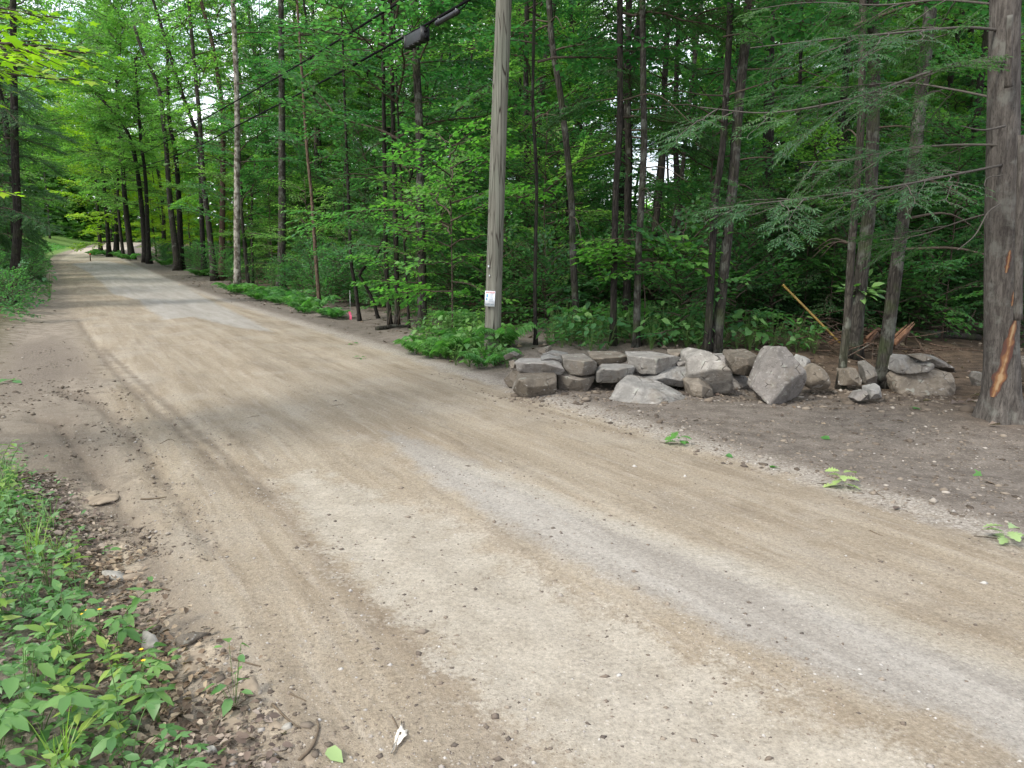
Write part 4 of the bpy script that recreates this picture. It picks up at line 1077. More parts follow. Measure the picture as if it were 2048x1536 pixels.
for i, (px, Y, sc) in enumerate([(64, 86, .95), (104, 92, .9), (20, 84, 1.1), (134, 104, 1.0)]):
    p = at(px, 520, Y); o = forest_copy('hemlock', i % 2, (p.x, Y, gz(p.x, Y)), i * 2.1, sc)
    o['group'] = 'dark hemlocks beyond the bend'; o['label'] = ('second from the left of the dark hemlocks beyond the bend', 'third from the left of the dark hemlocks beyond the bend', 'leftmost of the dark hemlocks beyond the bend', 'rightmost of the dark hemlocks beyond the bend')[i]
for X, Y in scatter(75, lambda u, s, X, Y: 6.2 < u < 9.0 and 14 < s < 64, .5, Y0=12, Y1=56, rs=np.random.default_rng(93)):
    small_plant('shrub', ('shrub', random.randrange(3)), (X, Y, gz(X, Y)), random.uniform(0, 6.28), random.uniform(.4, 1.05), 'green undergrowth shrub along the edge of the wood', 'shrub', 'shrubs along the edge of the wood', 0)
for i, (px, py) in enumerate([(5, 590), (40, 578), (62, 560), (78, 548), (50, 600), (12, 622), (30, 640), (70, 585), (90, 552), (84, 536), (20, 560), (-10, 605)]):
    p = ground_at(px, py)
    small_plant('shrub', ('shrub', i % 3), p, i * 1.1, .5 + .12 * (i % 4), 'low green shrub on the left bank of the road', 'shrub', 'shrubs on the left bank', 0)
# single saplings one can point to
p = ground_at(905, 672); small_plant('beech_sapling', ('sapling_bright', 0), p, 1.0, .9, 'bright green sapling just left of the utility pole', 'sapling', None, 3.4, .016)
p = ground_at(838, 660); small_plant('beech_sapling', ('sapling_bright', 1), p, 2.2, .78, 'smaller bright sapling left of the one by the pole', 'sapling', None, 3.0, .014)
def layered_sapling():
    p = ground_at(1285, 690)
    root = empty('beech_sapling', p, 'sapling holding bright leaf layers above the middle of the wall', 'sapling')
    Y = p.y
    top = at(1262, 455, Y)
    pa = smooth_path([(0, 0, -.05), np.array(at(1290, 600, Y)) - np.array(p), np.array(at(1280, 520, Y)) - np.array(p), np.array(top) - np.array(p)], 14)
    mb = MB(); tube(mb, pa, np.linspace(.014, .004, 14), 6); mb.build('stem', M['twig'], root, True)
    fo = Foliage()
    for (a, b), L in [((1285, 520), 1.0), ((1270, 500), 1.1), ((1280, 540), .8), ((1262, 480), .9), ((1290, 500), .7), ((1275, 525), .9)]:
        for az in (3.3, 0.1, 2.7, -.5):
            c = np.array(at(a, b, Y)) - np.array(p)
            bg, sc = pick(B_BIG, L * random.uniform(.5, 1.0))
            fo.add(place_bough(bg, rot(az + random.gauss(0, .3), random.gauss(0, .08)), c, sc))
    fo.wood_mb(3).build('branches', M['twig'], root); fo.leaf_mb(w=.66).build('leaves', M['leaf_bright'], root)
layered_sapling()

# ------------------------------------------------------------------ small plants: weeds, ferns, herbs, grass
def weed_arrays(kind, rs):
    P, D, N, S = [], [], [], []; stems = []; blades = MB()
    if kind == 'upright':
        for _ in range(rs.integers(1, 4)):
            h = rs.uniform(.22, .45); o = rs.normal(0, .03, 3) * [1, 1, 0]; ln = rs.normal(0, .10, 2)
            sp = np.array([o, o + [ln[0] * .4, ln[1] * .4, h * .55], o + [ln[0], ln[1], h]])
            st = smooth_path(sp, 8); stems.append((st, np.linspace(.003, .0015, 8)))
            m = int(rs.integers(8, 13))
            for q in range(m):
                t = .22 + .78 * q / (m - 1); c = np.array([np.interp(t, np.linspace(0, 1, 8), st[:, i]) for i in range(3)])
                a = q * 2.4 + rs.normal(0, .3)
                P.append(c); D.append([math.cos(a), math.sin(a), rs.normal(.15, .2)]); N.append([rs.normal(0, .25), rs.normal(0, .25), 1]); S.append(rs.uniform(.06, .115) * (1.15 - .5 * abs(t - .5)))
        w = .36
    elif kind == 'palmate':
        for _ in range(rs.integers(4, 8)):
            a0 = rs.uniform(0, 6.28); h = rs.uniform(.10, .24); o = np.array([math.cos(a0), math.sin(a0), 0]) * rs.uniform(.04, .14); c = o + [0, 0, h]
            stems.append((smooth_path([(0, 0, 0), tuple(o * .5 + [0, 0, h * .7]), tuple(c)], 6), np.full(6, .0018)))
            sz = rs.uniform(.06, .095); tilt = rs.normal(0, .2, 2)
            for q in range(5):
                a = a0 + math.radians(-112 + 56 * q)
                P.append(c); D.append([math.cos(a), math.sin(a), -.12 + tilt[0] * math.cos(a) + tilt[1] * math.sin(a)]); N.append([rs.normal(0, .15), rs.normal(0, .15), 1]); S.append(sz * (1.1 - .16 * abs(q - 2)))
        w = .46
    elif kind == 'broad':
        for q in range(int(rs.integers(9, 16))):
            a = q * 2.4; h = rs.uniform(.04, .24); rr = rs.uniform(.02, .10); c = np.array([math.cos(a) * rr, math.sin(a) * rr, h])
            stems.append((np.array([(0, 0, 0), c * [.6, .6, .6], c]), np.full(3, .0015)))
            P.append(c); D.append([math.cos(a), math.sin(a), rs.normal(-.05, .25)]); N.append([rs.normal(0, .3), rs.normal(0, .3), 1]); S.append(rs.uniform(.05, .10))
        w = .62
    elif kind == 'fern':
        for f in range(int(rs.integers(6, 10))):
            a = f * 2.4 + rs.normal(0, .3); L = rs.uniform(.35, .6)
            t = np.linspace(0, 1, 10); fx = L * (t * .85); fz = L * (1.0 * t - .75 * t * t)
            st = np.stack([math.cos(a) * fx, math.sin(a) * fx, fz], 1); stems.append((st, np.linspace(.003, .001, 10)))
            for q in range(14):
                tt = .15 + .83 * q / 13; c = np.array([np.interp(tt, t, st[:, i]) for i in range(3)])
                ln = .14 * math.sin(math.pi * min(1, tt * .8 + .18)) * L / .5 + .012
                for sg in (-1, 1):
                    b = a + sg * 1.25
                    P.append(c); D.append([math.cos(b), math.sin(b), rs.normal(-.12, .08)]); N.append([math.cos(a) * -.25, math.sin(a) * -.25, 1]); S.append(ln)
        w = .30
    elif kind == 'grass':
        for q in range(26):
            a = rs.uniform(0, 6.28); L = rs.uniform(.12, .34); lean = rs.uniform(.15, .8); o = rs.normal(0, .025, 2)
            t = np.linspace(0, 1, 5); d = np.array([math.cos(a), math.sin(a)]); hw = .0035 * (1 - t ** 2) + .0002
            x = o[0] + d[0] * L * lean * t ** 1.6; y = o[1] + d[1] * L * lean * t ** 1.6; z = L * (t - .35 * lean * t * t)
            V = np.stack([np.stack([x - d[1] * hw, y + d[0] * hw, z], 1), np.stack([x + d[1] * hw, y - d[0] * hw, z], 1)], 1).reshape(-1, 3)
            k = np.arange(4) * 2
            blades.add(V, np.stack([k, k + 1, k + 3, k + 2], -1))
        return None, None, None, None, stems, 1, blades
    return np.array(P), np.array(D, float), np.array(N, float), np.array(S), stems, w, None

WP = {}
def weed_proto(kind, var, mat, label, cat, group, name):
    key = (kind, var, label)
    if key not in WP:
        rs = np.random.default_rng(900 + var * 31 + len(kind))
        P, D, N, S, stems, w, bl = weed_arrays(kind, rs)
        root = empty(name, (0, 0, 0), label, cat, group)
        if bl is not None:
            bl.build('blades', M[mat], root)
        else:
            mb = MB(); leaf_mesh(mb, P, D, N, S, w=w, fold=.06, shape='kite' if kind == 'fern' else 'oval', curl=.16)
            mb.build('leaves', M[mat], root)
            mb = MB()
            for p_, r_ in stems: tube(mb, p_, r_, 4, False)
            mb.build('stems', M['green_stem'], root, True)
        WP[key] = root
        return root
    return copy_tree(WP[key])
def put_weed(kind, var, mat, x, y, sc, label, cat, group, name):
    o = weed_proto(kind, var, mat, label, cat, group, name)
    o.location = (x, y, gz(x, y) - .005); o.rotation_euler = (0, 0, random.uniform(0, 6.28)); o.scale = (sc, sc, sc * random.uniform(.85, 1.15) * (1.35 if kind in ('fern', 'broad') else 1.0))
    return o

def in_poly(x, y, pix):
    return poly_sd(np.array([x]), np.array([y]), pix)[0] > 0
def sample_poly(pix, n, gap, rs):
    Pw = np.array([ground_flat(a, b) for a, b in pix]); lo, hi = Pw.min(0), Pw.max(0)
    q = rs.uniform(lo, hi, (n * 40, 2)); ok = poly_sd(q[:, 0], q[:, 1], pix) > 0
    out = []
    for x, y in q[ok]:
        if len(out) >= n: break
        if gap and any((x - a) ** 2 + (y - b) ** 2 < gap * gap for a, b in out): continue
        out.append((x, y))
    return out
rs = np.random.default_rng(12)
VERGE = [(-40, 905), (40, 965), (95, 1050), (150, 1160), (200, 1270), (290, 1390), (370, 1490), (420, 1620), (300, 1800), (-500, 1800), (-500, 905)]
kinds = [('upright', 'weed', 'narrow-leaved weed on the left verge', 'weed', 'narrow-leaved weeds on the left verge'),
         ('palmate', 'weed', 'weed with hand-shaped leaves on the left verge', 'weed', 'hand-leaved weeds on the left verge'),
         ('broad', 'weed', 'low broad-leaved weed on the left verge', 'weed', 'broad-leaved weeds on the left verge'),
         ('grass', 'weed', 'tuft of thin grass on the left verge', 'grass tuft', 'grass tufts on the left verge')]
for i, (x, y) in enumerate(sample_poly(VERGE, 250, .11, rs)):
    near = y < 3.1
    k = rs.choice(4, p=[.3, .35, .15, .2] if near else [.4, .1, .2, .3])
    kd, mt, lb, ct, gr = kinds[k]
    if kd in ('grass', 'upright') and rs.uniform() < .45: mt = 'weed_pale'; lb = lb.replace('weed', 'pale weed').replace('thin grass', 'thin yellowish grass')
    put_weed(kd, int(rs.integers(0, 4)), mt, x, y, rs.uniform(.5, 1.25) * (.8 if near else .8), lb, ct, gr, {'grass': 'grass_tuft'}.get(kd, 'weed'))
# low green ground cover between them
def cover(name, pix, n, label, mat, sz, zmax, seed, thin=0.0, tri=None):
    rs = np.random.default_rng(seed)
    if pix is not None:
        Pw = np.array([ground_flat(a, b) for a, b in pix]); lo, hi = Pw.min(0), Pw.max(0)
        q = rs.uniform(lo, hi, (n * 6, 2)); q = q[poly_sd(q[:, 0], q[:, 1], pix) > rs.normal(0, .12, len(q))][:n]
    else: q = tri(rs, n)
    x, y = q[:, 0], q[:, 1]
    keep = fbm(x * 1.7, y * 1.7, seed, 3) > thin - 0.35
    x, y = x[keep], y[keep]; m = len(x)
    P = np.stack([x, y, ground_h(x, y, True) + rs.uniform(0.003, zmax, m)], 1)
    a = rs.uniform(0, 6.28, m)
    D = np.stack([np.cos(a), np.sin(a), rs.normal(0.05, .3, m)], 1); N = np.stack([rs.normal(0, .4, m), rs.normal(0, .4, m), np.ones(m)], 1)
    mb = MB(); leaf_mesh(mb, P, D, N, rs.uniform(sz * .5, sz * 1.4, m), w=.5, shape='oval' if sz < .06 and m < 9000 else 'kite')
    return tag(mb.build(name, mat), label, 'ground cover', kind='stuff')
cover('ground_cover', VERGE, 6500, 'low green ground cover on the left verge', M['weed'], .045, .10, 5)
BANK = [(-60, 520), (60, 535), (95, 560), (100, 600), (60, 640), (-10, 655), (-200, 655), (-200, 520)]
cover('ground_cover', BANK, 5000, 'green ground cover on the bank under the left hemlocks', M['leaf_dark'], .12, .35, 6)
def floor_pts(rs, n):
    Y = np.sqrt(rs.uniform(8.5 ** 2, 45 ** 2, n * 4)); X = rs.uniform(-.7, .7, n * 4) * Y
    u, s = us(X, Y)
    ok = (u > 7.2 + rs.normal(0, .4, len(u))) & ~((X > 2.8 + rs.normal(0, .4, len(u))) & (Y < 12.5))
    return np.stack([X[ok], Y[ok]], 1)[:n]
cover('ground_cover', None, 16000, 'low leafy plants covering the floor of the wood', M['leaf_dark'], .12, .28, 8, tri=floor_pts)
def far_bank(rs, n):
    s = rs.uniform(64, 100, n); u = rs.uniform(-9, -1.6, n)
    uu = u + 0.0022 * np.clip(s - 60, 0, None) ** 2
    return np.stack([uu * NX + s * DX, uu * NY + s * DY], 1)
cover('grass', None, 9000, 'sunlit grass on the bank beyond the bend', M['fern'], .22, .16, 9, tri=far_bank)

# herbs round the pole, ferns along the edge
HERB = [(815, 690), (850, 668), (930, 660), (1000, 690), (1030, 712), (1010, 742), (950, 742), (880, 722), (830, 712)]
for i, (x, y) in enumerate(sample_poly(HERB, 110, .09, rs)):
    kd = ('broad', 'upright', 'fern')[int(rs.choice(3, p=[.62, .3, .08]))]
    put_weed(kd, int(rs.integers(0, 4)), 'fern' if kd == 'fern' else ('weed' if rs.uniform() < .6 else 'leaf_light'), x, y, rs.uniform(.65, 1.35), 'green herb crowding round the foot of the utility pole', 'herb', 'herbs round the utility pole', 'herb')
FERN = [(500, 592), (540, 590), (600, 606), (680, 632), (700, 645), (640, 634), (560, 618), (495, 600)]
for i, (x, y) in enumerate(sample_poly(FERN, 20, .25, rs)):
    put_weed('fern', int(rs.integers(0, 4)), 'fern', x, y, rs.uniform(.6, 1.5), 'pale green fern in the patch at the road edge', 'fern', 'ferns at the road edge', 'fern')
for a, b in [(350, 530), (330, 533), (400, 553), (470, 588), (230, 513), (213, 512), (205, 511), (195, 511), (245, 518), (260, 521), (187, 512)]:
    p = ground_at(a, b)
    put_weed('fern', int(rs.integers(0, 4)), 'leaf_light' if a < 270 else 'fern', p.x, p.y, rs.uniform(1.2, 2.2), 'small green plant at the foot of the roadside trees', 'plant', 'plants under the roadside trees', 'fern')
for i, (x, y) in enumerate(sample_poly([(1080, 700), (1120, 668), (1400, 672), (1480, 690), (1640, 690), (1660, 712), (1560, 705), (1440, 704), (1300, 702), (1200, 704)], 120, .1, rs)):
    put_weed('broad', int(rs.integers(0, 4)), 'leaf_dark' if rs.uniform() < .6 else 'weed', x, y, rs.uniform(1.0, 2.0), 'leafy green herb growing behind the stone wall', 'herb', 'herbs behind the stone wall', 'herb')
p = ground_at(470, 1413); put_weed('broad', 2, 'weed', p.x, p.y, .7, 'lone dark green plant on the bare dirt at lower left', 'weed', None, 'weed')
p = ground_at(100, 597); put_weed('broad', 1, 'leaf_dark', p.x, p.y, 2.4, 'small dark tuft at the left road edge in the distance', 'plant', None, 'weed')
# sprout of leaves on the stout trunk
def sprout():
    p = at(1716, 590, 11.3)
    root = empty('leafy_sprout', p, 'cluster of big green leaves sprouting from the stout trunk', 'sprout')
    r_ = np.random.default_rng(4); n = 46
    D = r_.normal(0, 1, (n, 3)); D[:, 2] = r_.normal(.1, .4, n); D[:, 1] -= .4
    P = nrm(D) * r_.uniform(.02, .25, (n, 1)) + [0, 0, .05]
    mb = MB(); leaf_mesh(mb, P, D, np.stack([r_.normal(0, .4, n), r_.normal(-.2, .4, n), np.ones(n)], 1), r_.uniform(.1, .2, n), w=.5, shape='oval'); mb.build('leaves', M['weed'], root)
    mb = MB()
    for q in range(0, n, 3): tube(mb, np.array([[0, .1, 0], P[q] * .6, P[q]]), [.005, .004, .002], 4, False)
    mb.build('stems', M['twig'], root)
sprout()

# ------------------------------------------------------------------ utility pole, sign, cables
def wood_pole_mat():
    k = NT('weathered_pole_wood')
    g = k.coord('Object')
    v = k.mapping(g, (1, 1, .035))
    n1 = k.noise(v, 34, 6, .65, .3); n2 = k.noise(k.mapping(g, (1, 1, .25)), 6, 4)
    cr = k.voro(k.mapping(g, (1, 1, .05)), 22, 'Distance', 'DISTANCE_TO_EDGE')
    c = k.mix(k.step(n1, .3, .7), (.105, .10, .08), (.20, .195, .16))
    c = k.mix(k.math('MULTIPLY', k.step(n2, .45, .65), .5), c, (.15, .165, .125))
    crack = k.math('MULTIPLY', k.step(cr, .06, .0), k.step(n2, .38, .5))
    c = k.mix(crack, c, (.04, .033, .026))
    h = k.math('SUBTRACT', n1, k.math('MULTIPLY', crack, 1.5))
    return k.done(k.bsdf(c, .9, k.bump(h, .6, .008), .15))
M['pole'] = wood_pole_mat()
M['steel'] = plain('galvanised_steel', (.45, .46, .47), .45, .5, .8)
M['black'] = plain('black_plastic', (.012, .012, .014), .5, .4)
M['cable'] = plain('black_cable', (.008, .008, .009), .9, .05)
M['white'] = plain('white_sheet', (.72, .75, .78), .45, .4, 0, .05)
M['red'] = plain('red_print', (.55, .07, .05), .5)
M['ink'] = plain('grey_print', (.22, .26, .30), .5)
M['blue'] = plain('blue_print', (.12, .32, .55), .5)

PB = ground_at(984, 706)
def utility_pole():
    Y = PB.y; k = Y / FPX / CP
    root = empty('utility_pole', PB, 'tall weathered wooden utility pole beside the road', 'utility pole')
    pts = [Vector((PB.x, PB.y, PB.z - .3))] + [at(a, b, Y) for a, b in [(985, 680), (990, 500), (998, 250), (1008, 0)]]
    d = (pts[-1] - pts[-2]).normalized()
    pts += [pts[-1] + d * 2.5, pts[-1] + d * 4.5]
    path = smooth_path(pts, 70) - np.array(PB)
    mb = MB()
    rs = np.random.default_rng(2)
    tube(mb, path, np.linspace(16.3, 13.0, 70) * k, 28, True, lambda i, a: 1 + .006 * np.sin(3 * a + .4 + i * .03) + .008 * vnoise(a * 5, i * .25, 8))
    mb.build('shaft', M['pole'], root, True)
    for (a, b), w, h in (((977, 534), .022, .045), ((979, 552), .016, .03)):
        q = at(a, b, Y - 14.5 * k) - PB
        m = MB(); box(m, q, (w, .006, h), Matrix.Rotation(-.7, 3, 'Z')); m.build('metal_tag', M['steel'], root)
    return path
POLE = utility_pole()

def warning_sign():
    Y = PB.y - 15.5 * PB.y / FPX - .035
    a, b = at(968.5, 582, Y), at(989, 613, Y)
    wd, ht = b.x - a.x, a.z - b.z
    root = empty('warning_sign', at(978.7, 613, Y), 'small white paper notice with red heading stapled to the utility pole', 'sign')
    root.rotation_euler = (math.radians(-2), math.radians(2.5), math.radians(-10))
    m = MB()
    n = 7; xs = np.linspace(-wd / 2, wd / 2, n); ys = .012 * (1 - np.cos(xs / wd * 2)) * 2.2
    V = np.array([[x, y + dy, z] for z in (0, ht) for x, y in zip(xs, ys) for dy in (0, .004)])
    F = []
    for i in range(n - 1):
        o = 2 * i; t = 2 * n + 2 * i
        F += [[o, o + 2, t + 2, t], [o + 1, t + 1, t + 3, o + 3], [t, t + 2, t + 3, t + 1], [o, o + 1, o + 3, o + 2]]
    m.add(V, np.array(F)); m.build('sheet', M['white'], root)
    def bar(name, x0, x1, z0, z1, mat, lift=.0035):
        mm = MB(); xx = np.linspace(x0, x1, 4) * wd; yy = .0264 * (1 - np.cos(xx / wd * 2)) - lift
        V = np.array([[x, y, z * ht] for z in (z0, z1) for x, y in zip(xx, yy)])
        mm.add(V, np.array([[i, i + 1, 5 + i, 4 + i] for i in range(3)])); mm.build(name, M[mat], root)
    bar('heading', -.40, .44, .86, .96, 'red')
    r_ = np.random.default_rng(8)
    for q in range(4): bar('heading_letter', -.34 + q * .19, -.20 + q * .19, .885, .935, 'white', .006)
    bar('figure', -.36, -.20, .60, .80, 'blue'); bar('figure', -.38, -.24, .40, .56, 'blue')
    for q in range(7): bar('text_line', -.10, .42 - r_.uniform(0, .12), .78 - q * .075, .80 - q * .075, 'ink')
    for q in range(6): bar('number', -.42 + q * .145, -.32 + q * .145, .10, .18, 'ink')
warning_sign()

def cable_path(px, zc=0.0):
    A = np.array([PB.x, PB.y]); out = []
    for a, b in px:
        r = ray(a, b); al = r[0] / r[1]
        t = (al * A[1] - A[0]) / (DX - al * DY)
        X, Y = A[0] + t * DX, A[1] + t * DY
        out.append((X, Y, CAMH + r[2] / r[1] * Y + zc))
    return out
K_UP = [(996, -115), (900, -57), (805, 0), (700, 66), (600, 128), (500, 186), (400, 243), (300, 300), (200, 345), (130, 378)]
K_LO = [(996, -34), (960, -13), (930, 5), (880, 33), (830, 62), (700, 134), (500, 238), (350, 312), (230, 352), (150, 385), (125, 395)]
def cables():
    for nm, px, r, lab in (('overhead_cable', K_UP, .021, 'upper black overhead cable running along the road to the pole'), ('overhead_cable', K_LO, .022, 'lower black overhead cable carrying the box and splice case')):
        q = smooth_path(cable_path(px), 120)
        mb = MB(); tube(mb, q, r, 6); tag(mb.build(nm, M['cable'], None, True), lab, 'cable', 'overhead cables')
    P = cable_path([(849, 52), (817, 70), (918, 12), (872, 38), (862, 44), (936, 2)])
    def frame(a, b):
        a, b = Vector(a), Vector(b); x = (b - a); L = x.length; x.normalize(); y = Vector((0, 0, 1)).cross(x).normalized(); z = x.cross(y)
        return a, b, L, Matrix((x, y, z)).transposed()
    a, b, L, R = frame(P[0], P[1])
    c = (a + b) / 2
    root = empty('cable_box', c, 'black rectangular cable box hanging from the lower overhead cable', 'cable box')
    Rn = R
    m = MB(); box(m, Rn @ Vector((0, 0, -.115)), (L, .13, .18), Rn); o = m.build('body', M['black'], root)
    bv = o.modifiers.new('bevel', 'BEVEL'); bv.width = .018; bv.segments = 2
    for sx in (-1, 1):
        m = MB(); box(m, Rn @ Vector((sx * (L / 2 + .012), 0, -.115)), (.026, .142, .198), Rn); m.build('end_cap', M['black'], root)
        m = MB(); box(m, Rn @ Vector((sx * L * .32, 0, -.012)), (.03, .035, .06), Rn); m.build('hanger', M['steel'], root)
    for q in (-.3, 0, .3):
        m = MB(); box(m, Rn @ Vector((q * L, -.0, -.209)), (.03, .14, .012), Rn); m.build('latch', M['black'], root)
    for z in (-.08, -.17):
        m = MB(); s0 = Rn @ Vector((-L / 2 - .02, 0, z)); tube(m, [s0, s0 + Rn @ Vector((-.05, 0, 0))], [.022, .022], 10); m.build('cable_gland', M['cable'], root)
    m = MB(); lp = smooth_path([Rn @ Vector((-L / 2 - .02, 0, -.06)), Rn @ Vector((-L / 2 - .14, 0, -.03)), Rn @ Vector((-L / 2 - .22, 0, .0))], 10); tube(m, lp, .009, 6); m.build('lead', M['cable'], root)
    a, b, L, R = frame(P[2], P[3]); c = (a + b) / 2
    root = empty('splice_case', c, 'black cylindrical splice case under the lower cable beside the pole', 'splice case')
    m = MB(); tube(m, [R @ Vector((-L / 2, 0, -.065)), R @ Vector((-L / 2 + .03, 0, -.065)), R @ Vector((L / 2 - .03, 0, -.065)), R @ Vector((L / 2, 0, -.065))], [.028, .038, .038, .028], 14); m.build('body', M['black'], root, True)
    for q in (-.38, .38):
        m = MB(); tube(m, [R @ Vector((q * L, 0, -.065)), R @ Vector((q * L + .03, 0, -.065))], [.043, .043], 14); m.build('end_band', M['black'], root)
        m = MB(); box(m, R @ Vector((q * L, 0, -.015)), (.02, .02, .07), R); m.build('hanger', M['steel'], root)
    m = MB(); tube(m, smooth_path([R @ Vector((-L / 2, 0, -.06)), R @ Vector((-L / 2 - .15, 0, -.045)), R @ Vector((-L / 2 - .3, 0, -.0))], 10), .008, 6); m.build('lead', M['cable'], root)
cables()

# ------------------------------------------------------------------ stones
def stone_mat():
    k = NT('field_stone')
    g = k.coord('Object'); oi = k.n('ShaderNodeObjectInfo').outputs['Random']
    n = k.noise(g, 5, 6, .62, .3); f = k.noise(g, 40, 4, .7); v = k.noise(k.mapping(g, (1, 1, 3.2)), 3.0, 5, .6, 1.2)
    grey = k.mix(k.step(n, .3, .7), (.165, .16, .148), (.29, .28, .262))
    brown = k.mix(k.step(n, .3, .7), (.105, .088, .068), (.21, .178, .14))
    rosy = k.mix(k.step(n, .3, .7), (.135, .122, .11), (.25, .228, .208))
    c = k.mix(k.step(oi, .40, .72), k.mix(k.step(oi, .0, .3), rosy, grey), brown)
    c = k.mix(1.0, c, k.ramp(k.math('FRACT', k.math('MULTIPLY', oi, 7.3)), [(0, .72), (1, 1.18)]), 'MULTIPLY')
    c = k.mix(k.math('MULTIPLY', k.step(v, .60, .64), k.step(v, .70, .66)), c, (.36, .34, .31))
    c = k.mix(k.math('MULTIPLY', k.step(f, .58, .7), .5), c, (.36, .35, .32))
    c = k.mix(k.math('MULTIPLY', k.step(f, .42, .3), .45), c, (.06, .052, .045))
    l = k.noise(g, 11, 3)
    c = k.mix(k.math('MULTIPLY', k.step(l, .6, .68), .35), c, (.34, .36, .31))
    ck = k.voro(k.mapping(g, (1, 1, 1.6)), 4.5, 'Distance', 'DISTANCE_TO_EDGE')
    wob = k.math('ADD', ck, k.math('MULTIPLY', k.math('SUBTRACT', f, .5), .05))
    crack = k.math('MULTIPLY', k.step(wob, .022, .004), k.step(n, .5, .6))
    c = k.mix(k.math('MULTIPLY', crack, .8), c, (.05, .042, .035))
    m2 = k.noise(g, 2.2, 4, .7)
    c = k.mix(k.math('MULTIPLY', k.step(m2, .52, .66), .55), c, (.12, .098, .072))
    h = k.math('SUBTRACT', k.math('ADD', n, k.math('MULTIPLY', f, .45)), k.math('MULTIPLY', crack, .8))
    return k.done(k.bsdf(c, .85, k.bump(h, 1.0, .028), .25))
M['stone'] = stone_mat()
M['stone_pale'] = plain('pale_stone', (.25, .235, .205), .85, .2, 0, .25, 25)

def ico(sub):
    import bmesh
    bm = bmesh.new(); bmesh.ops.create_icosphere(bm, subdivisions=sub, radius=1)
    V = np.array([v.co for v in bm.verts]); F = np.array([[v.index for v in f.verts] for f in bm.faces]); bm.free()
    return V, F
ICO4, ICO3, ICO2 = ico(5), ico(3), ico(2)

def rock_shape(planes, seed, p=26, rough=.022, ic=None, size=1.0):
    """planes: (normal, offset) round the origin"""
    V, F = ic or ICO4
    N = np.array([nrm(np.array(n, float)) for n, o in planes]); O = np.array([o for n, o in planes])
    dt = np.clip(V @ N.T, 0, None) / O[None, :]
    r = (dt ** p).sum(1) ** (-1 / p)
    P = V * r[:, None]
    q = P / size * 4 + seed * 3.7
    ns = (fbm(q[:, 0] + q[:, 1] * .7, q[:, 2] + q[:, 1] * .5, seed, 4) + .6 * fbm(q[:, 0] * 3.1 - q[:, 1], q[:, 2] * 3.1 + q[:, 1] * 2, seed + 5, 3))
    ns = ns + .35 * fbm(q[:, 0] * 9 + q[:, 1] * 5, q[:, 2] * 9 - q[:, 1] * 4, seed + 9, 2)
    P = P + V * (ns * rough * size)[:, None]
    return P, F

def rock(name, px, Y, depth, seed, edge=None, parent=None, mat='stone', bevel=True, rough=.016, pz=0.0, p=110):
    """a stone whose outline is given in photo points at Y metres ahead"""
    rs = np.random.default_rng(seed)
    W = np.array([tuple(at(a, b, Y)) for a, b in px]); c = W.mean(0)
    Q = W - c
    A = 0.5 * sum(Q[i, 0] * Q[(i + 1) % len(Q), 2] - Q[(i + 1) % len(Q), 0] * Q[i, 2] for i in range(len(Q)))
    if A < 0: Q = Q[::-1]
    planes = []; sz = float(np.ptp(Q[:, 0]) + np.ptp(Q[:, 2])) / 2
    for i in range(len(Q)):
        a, b = Q[i], Q[(i + 1) % len(Q)]; e = b - a
        n = np.array([e[2], 0, -e[0]]); n /= np.linalg.norm(n) + 1e-9
        off = max(.02, float(n @ a))
        n2 = n + np.array([0, rs.normal(0, .10), 0]); n2 /= np.linalg.norm(n2)
        planes.append((n2, off))
    hd = depth / 2
    planes.append((np.array([rs.normal(0, .12), -1, rs.normal(.05, .1)]), hd)); planes.append((np.array([rs.normal(0, .15), 1, rs.normal(0, .15)]), hd))
    if bevel:
        for _ in range(5):
            a = rs.uniform(0, 6.28) if edge is None else rs.uniform(3.3, 6.1); n = np.array([math.cos(a) * .75, -.75, math.sin(a) * .6]); n /= np.linalg.norm(n)
            sup = max(float(q @ np.array([n[0], 0, n[2]])) for q in Q)
            planes.append((n, sup * rs.uniform(.9, 1.0) + rs.uniform(.02, .35) * hd))
    if edge is not None:
        top = min(b for a, b in px); xm = np.mean([a for a, b in px])
        zf = at(xm, edge, Y - hd).z - c[2]; zb = at(xm, top, Y + hd).z - c[2]
        n = np.array([0, -(zb - zf), depth]); n /= np.linalg.norm(n)
        planes.append((n, max(.03, float(n @ np.array([0, -hd, zf])))))
    ext = np.array([np.ptp(Q[:, 0]), depth, np.ptp(Q[:, 2])]); ext /= ext.max()
    P, F = rock_shape(planes, seed, p, rough, (nrm(ICO4[0] * ext), ICO4[1]), sz)
    mb = MB(); mb.add(P, F)
    me = mb.mesh(name, M[mat], True)
    o = link(name, me)
    if parent is not None: o.parent = parent; o.location = Vector(c) - parent.location + Vector((0, 0, pz))
    else: o.location = Vector(c) + Vector((0, 0, pz))
    return o
def z4(*q): return [(900 + .293 * a, 400 + .293 * b) for a, b in q]
def z5(*q): return [(1448 + .293 * a, 500 + .293 * b) for a, b in q]
def e4(v): return 400 + .293 * v

